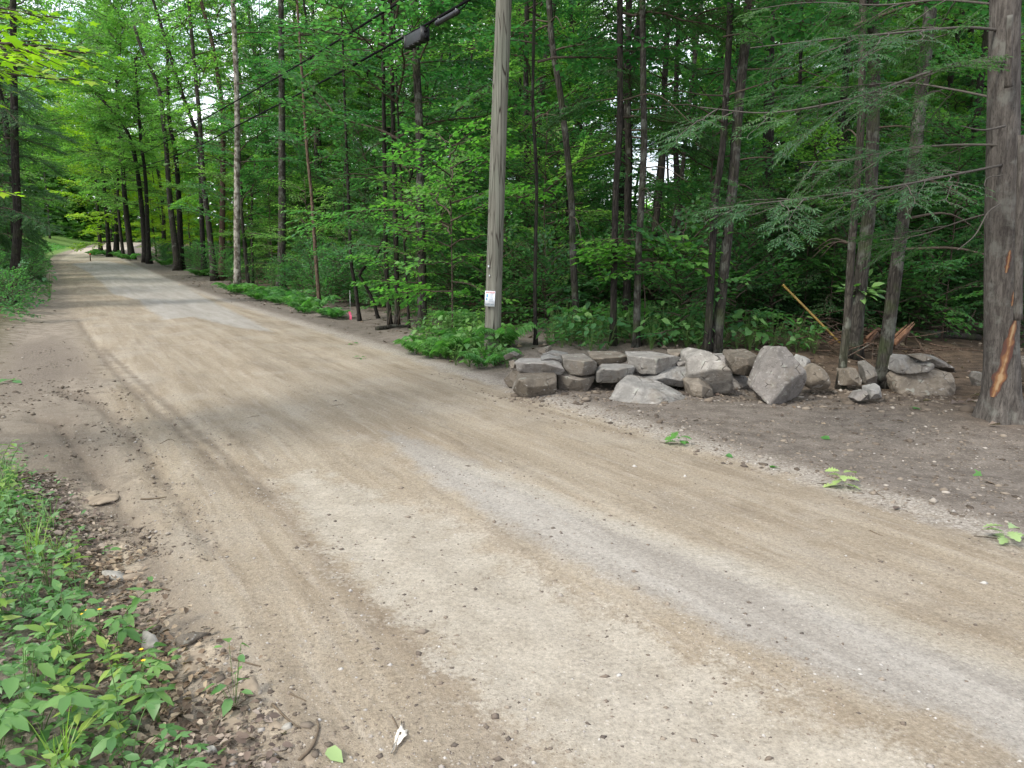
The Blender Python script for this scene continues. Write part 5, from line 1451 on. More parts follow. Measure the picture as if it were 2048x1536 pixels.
def stone_wall():
    g = ground_at(1220, 790)
    root = empty('stone_wall', g, 'low loose wall of stacked grey fieldstones and flat capstones', 'stone wall')
    S = [
     (z4((440, 1092), (520, 1078), (640, 1085), (765, 1130), (778, 1165), (755, 1193), (600, 1198), (465, 1168)), 8.55, .75, e4(1128)),
     (z4((770, 1062), (812, 1048), (915, 1053), (998, 1105), (992, 1180), (810, 1184), (774, 1150)), 8.6, .7, e4(1112)),
     (z4((920, 1056), (1160, 1030), (1207, 1060), (1200, 1106), (1010, 1148), (985, 1110)), 8.9, .6, e4(1090)),
     (z4((996, 1175), (1060, 1116), (1250, 1114), (1262, 1150), (1240, 1206), (1080, 1244), (1000, 1244)), 8.5, .6, e4(1160)),
     (z4((1212, 1042), (1400, 1033), (1572, 1075), (1525, 1150), (1290, 1178), (1218, 1130)), 8.7, .7, e4(1086)),
     (z4((1478, 1036), (1620, 1030), (1645, 1085), (1600, 1098)), 9.1, .5, None),
     (z4((1525, 1102), (1640, 1098), (1672, 1130), (1662, 1157), (1550, 1135)), 8.7, .5, None),
     (z4((1285, 1222), (1440, 1155), (1630, 1138), (1642, 1172), (1590, 1275), (1430, 1250)), 8.6, .6, None),
     (z4((1612, 1080), (1720, 1023), (1802, 1040), (1852, 1090), (1872, 1150), (1938, 1215), (1885, 1310), (1760, 1315), (1608, 1240)), 8.55, .7, None),
     (z4((425, 1290), (468, 1200), (600, 1194), (727, 1205), (728, 1310), (640, 1355), (490, 1360)), 8.3, .65, None),
     (z4((728, 1190), (870, 1186), (990, 1196), (975, 1240), (930, 1295), (740, 1325)), 8.6, .6, None),
     (z4((632, 1052), (680, 1034), (805, 1052), (795, 1077), (640, 1072)), 9.0, .4, None),
     (z4((618, 1082), (680, 1066), (762, 1083), (768, 1112), (660, 1102)), 8.75, .4, None),
     (z4((405, 1102), (440, 1092), (462, 1140), (415, 1152)), 8.75, .25, None),
     (z4((368, 1062), (420, 1038), (465, 1062), (380, 1092)), 9.2, .4, None),
     (z4((600, 1032), (670, 1008), (684, 1030), (620, 1052)), 9.4, .3, None),
     (z4((366, 1225), (430, 1158), (510, 1180), (470, 1275), (400, 1275)), 8.75, .5, None),
     (z4((1190, 1180), (1250, 1150), (1325, 1185), (1300, 1240), (1210, 1245)), 8.75, .4, None),
     (z4((1610, 1240), (1700, 1225), (1790, 1290), (1800, 1340), (1640, 1330)), 8.35, .4, None),
     (z4((1830, 1060), (1900, 1058), (1925, 1110), (1880, 1150), (1845, 1110)), 8.9, .4, None),
     (z5((28, 762), (50, 715), (212, 710), (242, 770), (170, 862), (62, 846)), 8.7, .55, None),
     (z5((0, 850), (150, 860), (200, 950), (120, 975), (10, 960)), 8.95, .5, None),
     (z5((492, 772), (530, 728), (582, 745), (594, 792), (545, 835)), 8.75, .35, None),
    ]
    for i, (px, Y, d, e) in enumerate(S):
        rock('stone', px, Y, d, 40 + i, e, root)
    return root
stone_wall()
def boulder(px, Y, d, seed, label, edge=None, mat='stone', group=None, rough=.018, p=110, name='boulder', bevel=True):
    return tag(rock(name, px, Y, d, seed, edge, None, mat, bevel, rough, 0, p), label, 'boulder' if name == 'boulder' else 'stone', group)
boulder(z4((1075, 1385), (1165, 1240), (1250, 1243), (1500, 1300), (1655, 1375), (1560, 1420), (1150, 1430)), 8.05, .7, 80, 'low half-buried rock lying in the dirt in front of the wall', None, 'stone', None, .03, 12)
boulder(z5((155, 892), (245, 790), (308, 652), (422, 662), (492, 760), (548, 890), (505, 995), (400, 1032), (265, 1030), (195, 955)), 8.15, .5, 81, 'big upright pointed boulder standing at the right end of the wall')
boulder(z5((545, 885), (590, 800), (650, 788), (700, 830), (716, 890), (700, 955), (570, 945)), 8.5, .4, 82, 'rounded grey boulder just right of the pointed one', None, 'stone', None, .012, 9)
boulder(z5((825, 815), (900, 808), (930, 890), (900, 930), (815, 925)), 8.7, .35, 83, 'squarish grey rock right of the slim trunk')
boulder(z5((948, 802), (1010, 788), (1040, 905), (960, 915)), 8.75, .35, 84, 'grey rock against the left side of the mossy footed tree')
boulder(z5((985, 945), (1060, 928), (1075, 1003), (985, 1015)), 7.9, .25, 85, 'small pinkish rock at the mossy foot of the leaning tree')
boulder(z5((875, 1010), (910, 970), (965, 958), (985, 1015), (900, 1030)), 7.9, .25, 86, 'flat dark stone left of the mossy tree foot')
boulder(z5((1120, 850), (1300, 808), (1540, 828), (1612, 940), (1570, 1015), (1300, 1020), (1140, 980)), 8.7, .8, 87, 'wide dirt-covered boulder under flat slabs, right of the mossy tree', None, 'stone', None, .045, 9)
for i, (q, lb) in enumerate([
    (z5((1195, 795), (1260, 765), (1420, 770), (1434, 802), (1212, 832)), 'long front slab on the dirt-covered boulder'),
    (z5((1150, 830), (1170, 742), (1262, 720), (1335, 727), (1205, 832)), 'left slab on the dirt-covered boulder'),
    (z5((1425, 742), (1500, 758), (1580, 816), (1440, 802)), 'right pointed slab on the dirt-covered boulder'),
    (z5((1258, 718), (1360, 710), (1434, 740), (1335, 752)), 'topmost slab on the dirt-covered boulder')]):
    boulder(q, 8.62 + .08 * (i % 3), .5, 90 + i, lb, None, 'stone', 'slabs on the dirt-covered boulder', .02, 20, 'stone_slab')
boulder(z5((1985, 735), (2048, 722), (2180, 760), (2200, 900), (2010, 900)), 8.6, .6, 95, 'grey boulder behind the scarred tree at the right edge')
boulder(z5((1735, 890), (1765, 850), (1800, 850), (1800, 930), (1745, 930)), 8.3, .3, 96, 'small brown boulder left of the scarred trunk')
M['sandstone'] = plain('sandy_stone', (.215, .175, .13), .95, .1, 0, .2, 18)
for i, (a, b, sx, sz) in enumerate([(215, 996, 46, 14), (262, 1148, 40, 26), (232, 1118, 30, 16), (395, 1314, 62, 20), (500, 1366, 40, 24), (450, 1445, 54, 24), (548, 1440, 34, 20), (330, 1225, 34, 14), (620, 1512, 30, 16)]):
    g = ground_at(a, b + sz * .3); k = g.y / FPX; rs_ = np.random.default_rng(640 + i)
    P, F = rock_shape([(rs_.normal(0, 1, 3), rs_.uniform(.75, 1.0)) for _ in range(14)], 640 + i, 12, .05, ICO3, 1.0)
    mb = MB(); mb.add(P * [sx * k * .6, sx * k * .8, sz * k * .5], F); o = mb.build('flat_stone', M['sandstone'], None, True)
    o.location = (g.x, g.y, g.z - sz * k * .22); o.rotation_euler = (rs_.uniform(-.1, .1), rs_.uniform(-.15, .15), rs_.uniform(-.6, .6))
    tag(o, 'half-buried sandy stone in the eroded groove at left, %s from the top of the photo' % ('first', 'third', 'second', 'fifth', 'sixth', 'eighth', 'seventh', 'fourth', 'ninth')[i], 'stone', 'sandy stones in the eroded groove')
# small single stones at lower left
for i, (a, b, sx, sz, lb) in enumerate([(305, 1287, 32, 30, 'pale greenish cobble among the weeds at lower left'), (372, 1279, 46, 26, 'grey wedge cobble beside the pale greenish one'),
        (228, 1156, 40, 18, 'long pale stone in the dirt groove at left'), (422, 1500, 26, 30, 'grey stone standing in the leaf litter at bottom left'), (567, 1490, 16, 12, 'small blue-grey pebble at the bottom left road edge'),
        (575, 1448, 22, 14, 'tan stone at the bottom left road edge'), (243, 1310, 16, 14, 'small white stone among the weeds')]):
    g = ground_at(a, b + sz * .4); k = g.y / FPX
    rs_ = np.random.default_rng(500 + i)
    pl = [(rs_.normal(0, 1, 3), rs_.uniform(.75, 1.0)) for _ in range(16)]
    P, F = rock_shape(pl, 500 + i, 14, .03, ICO3, 1.0)
    mb = MB(); mb.add(P * [sx * k * .58, sx * k * .45, sz * k * .6], F); o = mb.build('cobble', M['stone_pale' if i != 1 and i != 4 else 'stone'], None, True)
    o.location = (g.x, g.y, g.z + sz * k * .22); o.rotation_euler = (0, rs_.uniform(-.3, .3), rs_.uniform(-.5, .5)); tag(o, lb, 'stone')

# ------------------------------------------------------------------ yellow pole, logs, flag, stakes, sticks
M['yellow'] = plain('yellow_plastic', (.22, .14, .032), .5, .4, 0, .2, 12)
M['log_in'] = plain('split_orange_wood', (.13, .068, .038), .8, .2, 0, .3, 14)
M['pink'] = plain('pink_ribbon', (.55, .09, .17), .6)
def yellow_pole():
    a = at(1566, 570, 11.9); b = at(1700, 716, 11.4)
    b = Vector((b.x, b.y, gz(b.x, b.y) + .02))
    mb = MB(); tube(mb, [a, a.lerp(b, .33), a.lerp(b, .66), b], .031, 14)
    root = empty('yellow_pole', b, 'long yellow plastic pole slanting up among the trees', 'pole')
    mb = MB(); tube(mb, [a - b, (a - b) * .66, (a - b) * .33, Vector((0, 0, 0))], .017, 14); mb.build('shaft', M['yellow'], root, True)
    mb = MB(); q = a - b; tube(mb, [q * .985, q * 1.004], [.021, .021], 14); mb.build('end_cap', M['yellow'], root, True)
yellow_pole()
def log(a, b, Ya, Yb, r, label, seed):
    p, q = at(*a, Ya), at(*b, Yb)
    root = empty('split_log', p, label, 'log', 'split logs in the wood')
    path = smooth_path([Vector((0, 0, 0)), (q - p) * .5, q - p], 10)
    r_ = np.random.default_rng(seed + 60); mb = MB(); L = (q - p).length
    for _ in range(9):
        o = r_.normal(0, r * .45, 3); e = r_.uniform(.7, 1.12)
        tube(mb, [np.array(o), np.array(o) + np.array((q - p)) * e * .6, np.array(o) * .9 + np.array((q - p)) * e], [r * .42, r * .36, r * .12], 5)
    mb.build('wood', M['log_in'], root)
    d = (q - p).normalized(); side = Vector((0, .5, .6))
    mb = MB(); tube(mb, path * .8 + np.array([0, r * .45, -r * .5]), r * .8, 12, True, lambda i, a: 1 + .25 * vnoise(a * 2, i * .4, seed)); mb.build('bark', M['bark_red'], root, True)
log((1785, 690), (1822, 652), 10.9, 11.3, .065, 'orange split log end sticking up right of the leaning tree', 1)
log((1728, 688), (1760, 658), 11.2, 11.6, .06, 'thin log lying between the stout and the leaning trunk', 2)
log((1640, 700), (1684, 672), 11.8, 12.2, .05, 'reddish dead log by the low end of the yellow pole', 3)
def fallen_log(pix, Y0, Y1, r, label, seed):
    p, q = at(*pix[0], Y0), at(*pix[1], Y1)
    p.z = gz(p.x, p.y) + r * .6; q.z = gz(q.x, q.y) + r * .6
    root = empty('fallen_log', p, label, 'log', 'fallen logs on the floor of the wood')
    pt = smooth_path([Vector((0, 0, 0)), (q - p) * .5 + Vector((0, 0, r * .4)), q - p], 14)
    mb = MB(); tube(mb, pt, np.linspace(r, r * .6, 14), 10, True, lambda i, a: 1 + .15 * vnoise(a * 2, i * .6, seed)); mb.build('wood', M['bark_lich'], root, True)
    for k_ in (.4, .7):
        c = pt[int(13 * k_)]; mb = MB(); tube(mb, [c, c + np.array([.05, -.1, .25]), c + np.array([.12, -.12, .45])], [r * .3, r * .2, r * .1], 5); mb.build('stub', M['twig'], root)
fallen_log([(752, 648), (815, 652)], 15.2, 15.6, .05, 'thin fallen log under the crooked trunk right of the pink flag', 1)
fallen_log([(1090, 640), (1240, 636)], 16, 17.5, .11, 'mossy fallen log in the shade behind the left part of the wall', 2)
fallen_log([(1840, 660), (1960, 668)], 12.8, 13.2, .09, 'fallen log on the leaf strewn floor left of the scarred tree', 3)
def brush():
    r_ = np.random.default_rng(6); mb = MB()
    for _ in range(90):
        x, y = r_.uniform(4.2, 6.2), r_.uniform(10.6, 13); z = gz(x, y); a = r_.uniform(0, 6.28); L = r_.uniform(.3, 1.1)
        d = np.array([math.cos(a), math.sin(a), r_.normal(.1, .25)]) * L
        tube(mb, smooth_path([(x, y, z + r_.uniform(.02, .3)), np.array((x, y, z + .15)) + d * .5, np.array((x, y, z + .1)) + d], 5), np.linspace(.012, .004, 5), 4, False)
    tag(mb.build('brush_pile', M['bark_red']), 'tangle of dead sticks behind the leaning trees', 'brush', kind='stuff')
brush()
def flag():
    g = ground_at(701, 641)
    root = empty('survey_flag', g, 'small pink survey flag at the edge of the wood', 'flag')
    Y = g.y; k = Y / FPX
    mb = MB(); tube(mb, [(0, 0, 0), (.01, 0, 60 * k)], .004, 5); mb.build('wire', M['steel'], root)
    n = 6; zs = np.linspace(2, 18, n) * k; xs = np.linspace(-2.2, 2.2, 4) * k
    V = np.array([[x + .01 * math.sin(i), -.01 + .012 * math.sin(i * 1.3 + j), z] for i, z in enumerate(zs) for j, x in enumerate(xs)])
    F = np.array([[i * 4 + j, i * 4 + j + 1, (i + 1) * 4 + j + 1, (i + 1) * 4 + j] for i in range(n - 1) for j in range(3)])
    mb = MB(); mb.add(V, F); mb.build('ribbon', M['pink'], root)
flag()
for a, b0, b1, wd, mt, lb in ((78, 524, 506, 2.0, 'bark_dark', 'thin dark marker stake at the left road edge by the crest'), (181, 522, 507, 1.8, 'bark_red', 'thin reddish marker stake at the right road edge by the crest')):
    g = ground_at(a, b0); Y = min(g.y, 60); k = Y / FPX
    p = at(a, b0, Y); z = gz(p.x, Y)
    root = empty('marker_stake', (p.x, Y, z), lb, 'stake', 'marker stakes at the crest')
    h = (b0 - b1) * k
    mb = MB(); tube(mb, [(0, 0, -.1), (0, 0, h * .5), (.02, 0, h)], wd * k * .6, 6); mb.build('post', M[mt], root)
    mb = MB(); tube(mb, [(.014, 0, h * .82), (.02, 0, h * 1.0)], wd * k * .72, 6); mb.build('band', M['red' if mt == 'bark_red' else 'steel'], root)

def stick(pts, r, label, mat='stick', group='sticks on the dirt'):
    g = ground_at(*pts[0])
    W = []
    for a, b in pts:
        q = ground_at(a, b); W.append((q.x - g.x, q.y - g.y, q.z - g.z + r * 1.1))
    path = smooth_path(W, 12)
    mb = MB(); tube(mb, path, np.linspace(r, r * .45, 12), 6); o = mb.build('stick', M[mat], None, True); o.location = g
    return tag(o, label, 'stick', group)
for pts_, r, lb in [([(52, 962), (78, 952), (112, 948)], .012, 'dark stick at the weed edge on the far left'), ([(282, 1001), (308, 998), (333, 997)], .007, 'straight dark twig on the dirt above the lower left stones'),
        ([(598, 1520), (625, 1495), (637, 1462), (634, 1444)], .006, 'curved brown stick at the bottom left road edge'), ([(545, 1410), (575, 1440), (600, 1462)], .005, 'thin twig lying by the curved brown stick'),
        ([(312, 1185), (325, 1180), (340, 1182)], .008, 'short dark stick by the dirt groove'), ([(575, 1385), (590, 1392), (612, 1402)], .004, 'small forked twig at the road edge'),
        ([(465, 1320), (495, 1326), (522, 1334)], .005, 'pale twig beside the sandy patch'), ([(785, 1435), (793, 1452), (800, 1468)], .003, 'curled stalk of the dry leaf on the road'),
        ([(1748, 980), (1756, 988), (1768, 994)], .004, 'short thin stick on the right shoulder'), ([(1740, 1062), (1752, 1068), (1766, 1073)], .004, 'thin stick on the tan side of the road'),
        ([(320, 890), (340, 880), (350, 885)], .004, 'bent thin twig on the left of the road')]:
    stick(pts_, r, lb)

M['leaf_white'] = plain('bleached_leaf', (.62, .57, .49), .7)
def fallen(kind, a, b, n, size, mat, label, name, cat, seed, spread=.06, group=None):
    g = ground_at(a, b); r_ = np.random.default_rng(seed)
    root = empty(name, g, label, cat, group)
    az = r_.uniform(0, 6.28) + np.arange(n) * 2.3
    P = np.stack([np.cos(az) * spread * .2, np.sin(az) * spread * .2, .012 + np.arange(n) * .012], 1) if n > 1 else np.array([[0, 0, .012]])
    for q in range(n):
        mb = MB(); leaf_mesh(mb, P[q:q + 1], [[math.cos(az[q]), math.sin(az[q]), .12 if n > 1 else .05]], [[r_.normal(0, .35), r_.normal(0, .35), 1]], [size * r_.uniform(.8, 1.15)], w=.52, shape=kind, fold=.10, curl=.26 if n > 1 else .1)
        mb.build('leaf', M[mat], root)
    if n > 1:
        mb = MB(); tube(mb, [(0, 0, .01), (-.05, .03, .008), (-.14, .06, .008)], [.003, .003, .002], 5); mb.build('twig', M['twig'], root)
fallen('oak', 1682, 974, 9, .105, 'fresh', 'large sprig of pale green oak leaves on the right shoulder', 'oak_sprig', 'leaf sprig', 1)
fallen('oak', 2012, 1082, 7, .11, 'fresh', 'sprig of green oak leaves at the right edge of the photo', 'oak_sprig', 'leaf sprig', 2)
fallen('oak', 1356, 890, 8, .095, 'fern', 'dark green leafy sprig on the shoulder below the wall', 'oak_sprig', 'leaf sprig', 3)
fallen('maple', 1532, 936, 1, .12, 'fern', 'single green maple leaf on the shoulder left of the oak sprig', 'green_leaf', 'leaf', 4)
fallen('oval', 1452, 912, 1, .09, 'fern', 'small green leaf between the two shoulder sprigs', 'green_leaf', 'leaf', 5)
fallen('maple', 1970, 952, 1, .12, 'fern', 'blue-green leaf on the dark dirt near the right edge', 'green_leaf', 'leaf', 6)
fallen('maple', 1835, 816, 1, .13, 'fern', 'green maple leaf on the dirt in front of the slab boulder', 'green_leaf', 'leaf', 7)
fallen('oval', 1660, 880, 1, .10, 'fern', 'folded green leaf on the dirt below the pointed boulder', 'green_leaf', 'leaf', 8)
fallen('oval', 655, 1502, 1, .085, 'fresh', 'pale green leaf at the bottom left road edge', 'green_leaf', 'leaf', 9)
fallen('oak', 22, 765, 3, .16, 'fern', 'green sprig on the dirt of the left pull-off', 'oak_sprig', 'leaf sprig', 10)
fallen('oval', 1788, 1022, 1, .10, 'litter', 'orange dead leaf on the gravel edge at right', 'dead_leaf', 'leaf', 11)
fallen('maple', 1990, 970, 1, .13, 'litter', 'rust coloured dead leaf near the right edge', 'dead_leaf', 'leaf', 12)
for i, (a, b) in enumerate([(705, 690), (722, 718)]):
    fallen('oak', a, b, 3, .09, 'leaf_dark', ('green sprig at the end of the leaf strewn bank left of the pole', 'second green sprig on the bank left of the pole', 'green sprig at the road edge below the bank', 'flattened green sprig at the road edge left of the bank')[i], 'oak_sprig', 'leaf sprig', 20 + i)
def holed_leaf():
    g = ground_at(797, 1478)
    n = 18; V = []; k = g.y / FPX
    out = [(0, -26), (5, -14), (10, -9), (17, -12), (16, -4), (20, 2), (13, 5), (9, 12), (3, 16), (-1, 14), (-3, 22), (-6, 30), (-8, 24), (-5, 12), (-6, 4), (-4, -6), (-2, -14), (-1, -20)]
    for (x, y) in out: V.append((x * k, -y * k * 2.2, .012 + .006 * math.sin(x)))
    for q in range(n):
        a = 2 * math.pi * q / n + math.pi * .5 - .3; V.append((3.5 * k + 3.6 * k * math.cos(-a), -(-1 * k * 2.2) + 3.6 * k * 2.0 * math.sin(a) * 1, .016))
    V = np.array(V)
    ang = np.arctan2(V[n:, 1] - V[n:, 1].mean(), V[n:, 0] - V[n:, 0].mean()); cx, cy = V[n:, 0].mean(), V[n:, 1].mean()
    ao = np.unwrap(np.arctan2(V[:n, 1] - cy, V[:n, 0] - cx))
    for q in range(n): V[n + q] = (cx + 3.4 * k * math.cos(ao[q]), cy + 6.8 * k * math.sin(ao[q]), .016)
    F = np.array([[q, (q + 1) % n, n + (q + 1) % n, n + q] for q in range(n)])
    mb = MB(); mb.add(V, F); o = mb.build('dead_leaf', M['leaf_white']); o.location = g
    sm = o.modifiers.new('solid', 'SOLIDIFY'); sm.thickness = .002
    tag(o, 'whitish dry leaf with a round hole on the brown road edge', 'leaf')
holed_leaf()

# ------------------------------------------------------------------ leaf litter and loose gravel
def litter(name, q, sz, label, seed, lift=.02, shape='kite'):
    rs = np.random.default_rng(seed); x, y = q[:, 0], q[:, 1]; m = len(x)
    P = np.stack([x, y, ground_h(x, y, True) + rs.uniform(.003, lift, m)], 1)
    a = rs.uniform(0, 6.28, m)
    D = np.stack([np.cos(a), np.sin(a), rs.normal(0, .22, m)], 1); N = np.stack([rs.normal(0, .4, m), rs.normal(0, .4, m), np.ones(m)], 1)
    mb = MB(); leaf_mesh(mb, P, D, N, rs.uniform(sz * .5, sz * 1.3, m), w=.6, fold=.12, curl=.2, shape=shape)
    tag(mb.build(name, M['litter']), label, 'leaf litter', kind='stuff')
def poly_pts(pix, n, seed, soft=.1):
    rs = np.random.default_rng(seed); Pw = np.array([ground_flat(a, b) for a, b in pix]); lo, hi = Pw.min(0), Pw.max(0)
    q = rs.uniform(lo, hi, (n * 8, 2)); return q[poly_sd(q[:, 0], q[:, 1], pix) > rs.normal(0, soft, len(q))][:n]
LIT = [(20, 945), (90, 960), (170, 1050), (220, 1150), (300, 1270), (400, 1400), (520, 1536), (480, 1700), (300, 1700), (300, 1500), (190, 1330), (100, 1150), (40, 1020)]
litter('leaf_litter', poly_pts(LIT, 5200, 1), .034, 'dry brown leaves strewn between weeds and road at lower left', 1, .03, 'oval')
litter('leaf_litter', poly_pts(VERGE, 2600, 2), .045, 'dry leaves under the weeds on the left verge', 2, .02, 'oval')
def lf(rs, n, f):
    Y = np.sqrt(rs.uniform(6.5 ** 2, 40 ** 2, n * 5)); X = rs.uniform(-.7, .75, n * 5) * Y; u, s = us(X, Y)
    ok = f(u, s, X, Y, rs); return np.stack([X[ok], Y[ok]], 1)[:n]
litter('leaf_litter', lf(np.random.default_rng(3), 9000, lambda u, s, X, Y, r: u > 7.6 + r.normal(0, .6, len(u))), .11, 'brown fallen leaves covering the floor of the wood', 3, .03)
litter('leaf_litter', lf(np.random.default_rng(4), 620, lambda u, s, X, Y, r: (u > 4.9) & (u < 9) & (X > -1) & (Y < 12)), .075, 'scattered pale leaves on the bare dirt at right', 4, .015, 'oval')
litter('leaf_litter', lf(np.random.default_rng(5), 1500, lambda u, s, X, Y, r: (u > 4.9 + r.normal(0, .25, len(u))) & (u < 7.2) & (Y > 10.5)), .10, 'dry leaves along the edge of the road beyond the pole', 5, .02)
litter('leaf_litter', lf(np.random.default_rng(6), 1200, lambda u, s, X, Y, r: (u < -.5 + r.normal(0, .25, len(u))) & (u > -3) & (s > 15)), .10, 'dry leaves on the bank at the left of the road', 6, .02)

def gravel():
    rs = np.random.default_rng(44)
    V = np.array([[1, 0, 0], [-1, 0, 0], [0, 1, 0], [0, -1, 0], [0, 0, 1], [0, 0, -1.]]) ; F = np.array([[0, 2, 4], [2, 1, 4], [1, 3, 4], [3, 0, 4], [2, 0, 5], [1, 2, 5], [3, 1, 5], [0, 3, 5]])
    n = 60000
    r = 2.0 * (9.0 / 2.0) ** rs.uniform(0, 1, n); a = rs.uniform(-.68, .68, n)
    x, y = r * np.sin(a), r * np.cos(a); u, s = us(x, y)
    dens = .95 * np.where(u < .3, .35, np.where(u < 1.3, .9, np.where(u < 2.1, .35, np.where(u < 2.75, 1.0, np.where(u < 3.3, .35, np.where(u < 4.15, .7, np.where(u < 4.75, 1.0, .45)))))))
    clump = np.clip(.6 + 1.2 * fbm(x * 1.5, y * 1.5, 3, 3), .1, 1)
    ok = rs.uniform(0, 1, n) < dens * clump
    x, y, u = x[ok], y[ok], u[ok]; m = len(x)
    sz = np.exp(rs.normal(math.log(.0034), .42, m)); big = rs.uniform(0, 1, m) < .012; sz[big] *= 2.4
    sz = np.where((u > 4.2) & (u < 4.75), sz * 1.5, sz)
    z = ground_h(x, y, True)
    c = np.stack([x, y, z + sz * .25], 1)
    sc = np.stack([sz * rs.uniform(.8, 1.4, m), sz * rs.uniform(.8, 1.4, m), sz * rs.uniform(.45, .9, m)], 1)
    ph = rs.uniform(0, 6.28, m); co, si = np.cos(ph), np.sin(ph)
    Vn = V[None, :, :] * (1 + rs.normal(0, .25, (m, len(V), 1))) * sc[:, None, :]
    W = np.stack([Vn[..., 0] * co[:, None] - Vn[..., 1] * si[:, None], Vn[..., 0] * si[:, None] + Vn[..., 1] * co[:, None], Vn[..., 2]], -1) + c[:, None, :]
    Fn = (F[None] + (np.arange(m) * len(V))[:, None, None]).reshape(-1, 3)
    mb = MB(); mb.add(W.reshape(-1, 3), Fn)
    tag(mb.build('gravel', M['pebble'], None, True), 'loose small gravel scattered over the dirt road', 'gravel', kind='stuff')
def pebble_mat():
    k = NT('pebble'); g = k.n('ShaderNodeNewGeometry')
    c = k.ramp(g.outputs['Random Per Island'], [(0, (.075, .062, .052)), (.35, (.14, .112, .088)), (.7, (.22, .185, .145)), (.92, (.28, .26, .235)), (1, (.38, .36, .33))])
    return k.done(k.bsdf(c, .9, None, .2))
M['pebble'] = pebble_mat()
gravel()
def clod_mat():
    k = NT('dirt_clod'); g = k.n('ShaderNodeNewGeometry')
    return k.done(k.bsdf(k.ramp(g.outputs['Random Per Island'], [(0, (.06, .048, .038)), (.6, (.135, .11, .086)), (.92, (.20, .168, .132)), (1, (.33, .30, .26))]), .95, None, .1))
M['clod'] = clod_mat()
def clods(pix, n, seed, med, label, thr=-.12):
    rs = np.random.default_rng(seed); V, F = ico(1)
    q = poly_pts(pix, n, seed, .08); x, y = q[:, 0], q[:, 1]
    keep = fbm(x * 2.2, y * 2.2, 13, 3) > thr; x, y = x[keep], y[keep]; m = len(x)
    sz = np.exp(rs.normal(math.log(med), .5, m)); z = ground_h(x, y, True)
    sc = sz[:, None] * np.stack([rs.uniform(.8, 1.5, m), rs.uniform(.8, 1.5, m), rs.uniform(.4, .9, m)], 1)
    Vn = V[None] * (1 + rs.normal(0, .2, (m, len(V), 1))) * sc[:, None, :] + np.stack([x, y, z + sz * .15], 1)[:, None, :]
    mb = MB(); mb.add(Vn.reshape(-1, 3), (F[None] + (np.arange(m) * len(V))[:, None, None]).reshape(-1, 3))
    tag(mb.build('dirt_clods', M['clod']), label, 'dirt', kind='stuff')
clods([(60, 935), (150, 930), (240, 1010), (330, 1110), (430, 1250), (560, 1420), (690, 1536), (760, 1700), (560, 1700), (450, 1460), (350, 1330), (230, 1180), (140, 1050)], 4200, 9, .0046, 'crumbly clods of dirt along the left edge of the road')
clods([(860, 745), (1030, 800), (1250, 815), (1650, 815), (1950, 860), (2100, 880), (2100, 1080), (1800, 1010), (1500, 930), (1250, 880), (1050, 830)], 4200, 10, .0062, 'crumbly clods of dark dirt in front of the stone wall', -.3)
clods([(1010, 795), (1100, 770), (1640, 770), (1900, 790), (1900, 830), (1640, 815), (1300, 812), (1040, 806)], 1500, 12, .012, 'dirt and small stones packed along the foot of the stone wall', -.5)
clods([(0, 700), (150, 680), (260, 800), (330, 1000), (150, 960), (0, 920), (-150, 900)], 2600, 11, .007, 'crumbly clods of dirt on the left pull-off', -.1)
def twig_litter():
    r_ = np.random.default_rng(61); mb = MB(); q = np.vstack([lf(r_, 320, lambda u, s, X, Y, r: (u > 4.8) & (u < 10) & (X > -.5) & (Y < 12)), poly_pts(LIT, 160, 62), lf(r_, 60, lambda u, s, X, Y, r: (u > .4) & (u < 4.2) & (Y < 12))])
    for x, y in q:
        a = r_.uniform(0, 6.28); Lh = r_.uniform(.03, .16); d = np.array([math.cos(a), math.sin(a), 0]) * Lh; z = gz(x, y) + .004; rr = r_.uniform(.0012, .003)
        e = np.array([x, y, z]); m = e + d * .5 + [r_.normal(0, .01), r_.normal(0, .01), .004]; f = e + d; f[2] = gz(f[0], f[1]) + .004
        tube(mb, np.array([e, m, f]), [rr, rr, rr * .5], 4, False)
    tag(mb.build('twig_litter', M['stick']), 'small broken twigs strewn over the bare dirt', 'twigs', kind='stuff')
twig_litter()
# yellow and pink flowers on the verge
for i, (a, b, col) in enumerate([(200, 1240, 'y'), (175, 1245, 'y'), (283, 1328, 'y'), (287, 1350, 'y'), (166, 1255, 'y'), (38, 1000, 'p')]):
    g = ground_at(a, b + 35); h = .13
    root = empty('wild_flower', g, ('small yellow flower nearest the pale greenish cobble', 'yellow flower left of its taller neighbour on the verge', 'yellow flower in the leaf litter right of the weeds', 'lowest yellow flower in the leaf litter', 'yellowish flower bud in the weeds', 'pink clover head in the weeds at the left edge')[i], 'flower')
    mb = MB(); tube(mb, [(0, 0, 0), (.005, 0, h * .5), (.01, 0, h)], .0015, 5); mb.build('stem', M['green_stem'], root)
    if 'flower' + col not in M: M['flower' + col] = plain('yellow_petal' if col == 'y' else 'pink_petal', (.75, .45, .02) if col == 'y' else (.6, .2, .42), .5)
    mb = MB(); az = np.arange(8) * .785
    leaf_mesh(mb, np.tile([[.01, 0, h]], (8, 1)), np.stack([np.cos(az), np.sin(az), np.full(8, .3 if col == 'y' else .9)], 1), np.tile([[0, 0, 1.]], (8, 1)), np.full(8, .0095), w=.8)
    mb.build('petals', M['flower' + col], root)

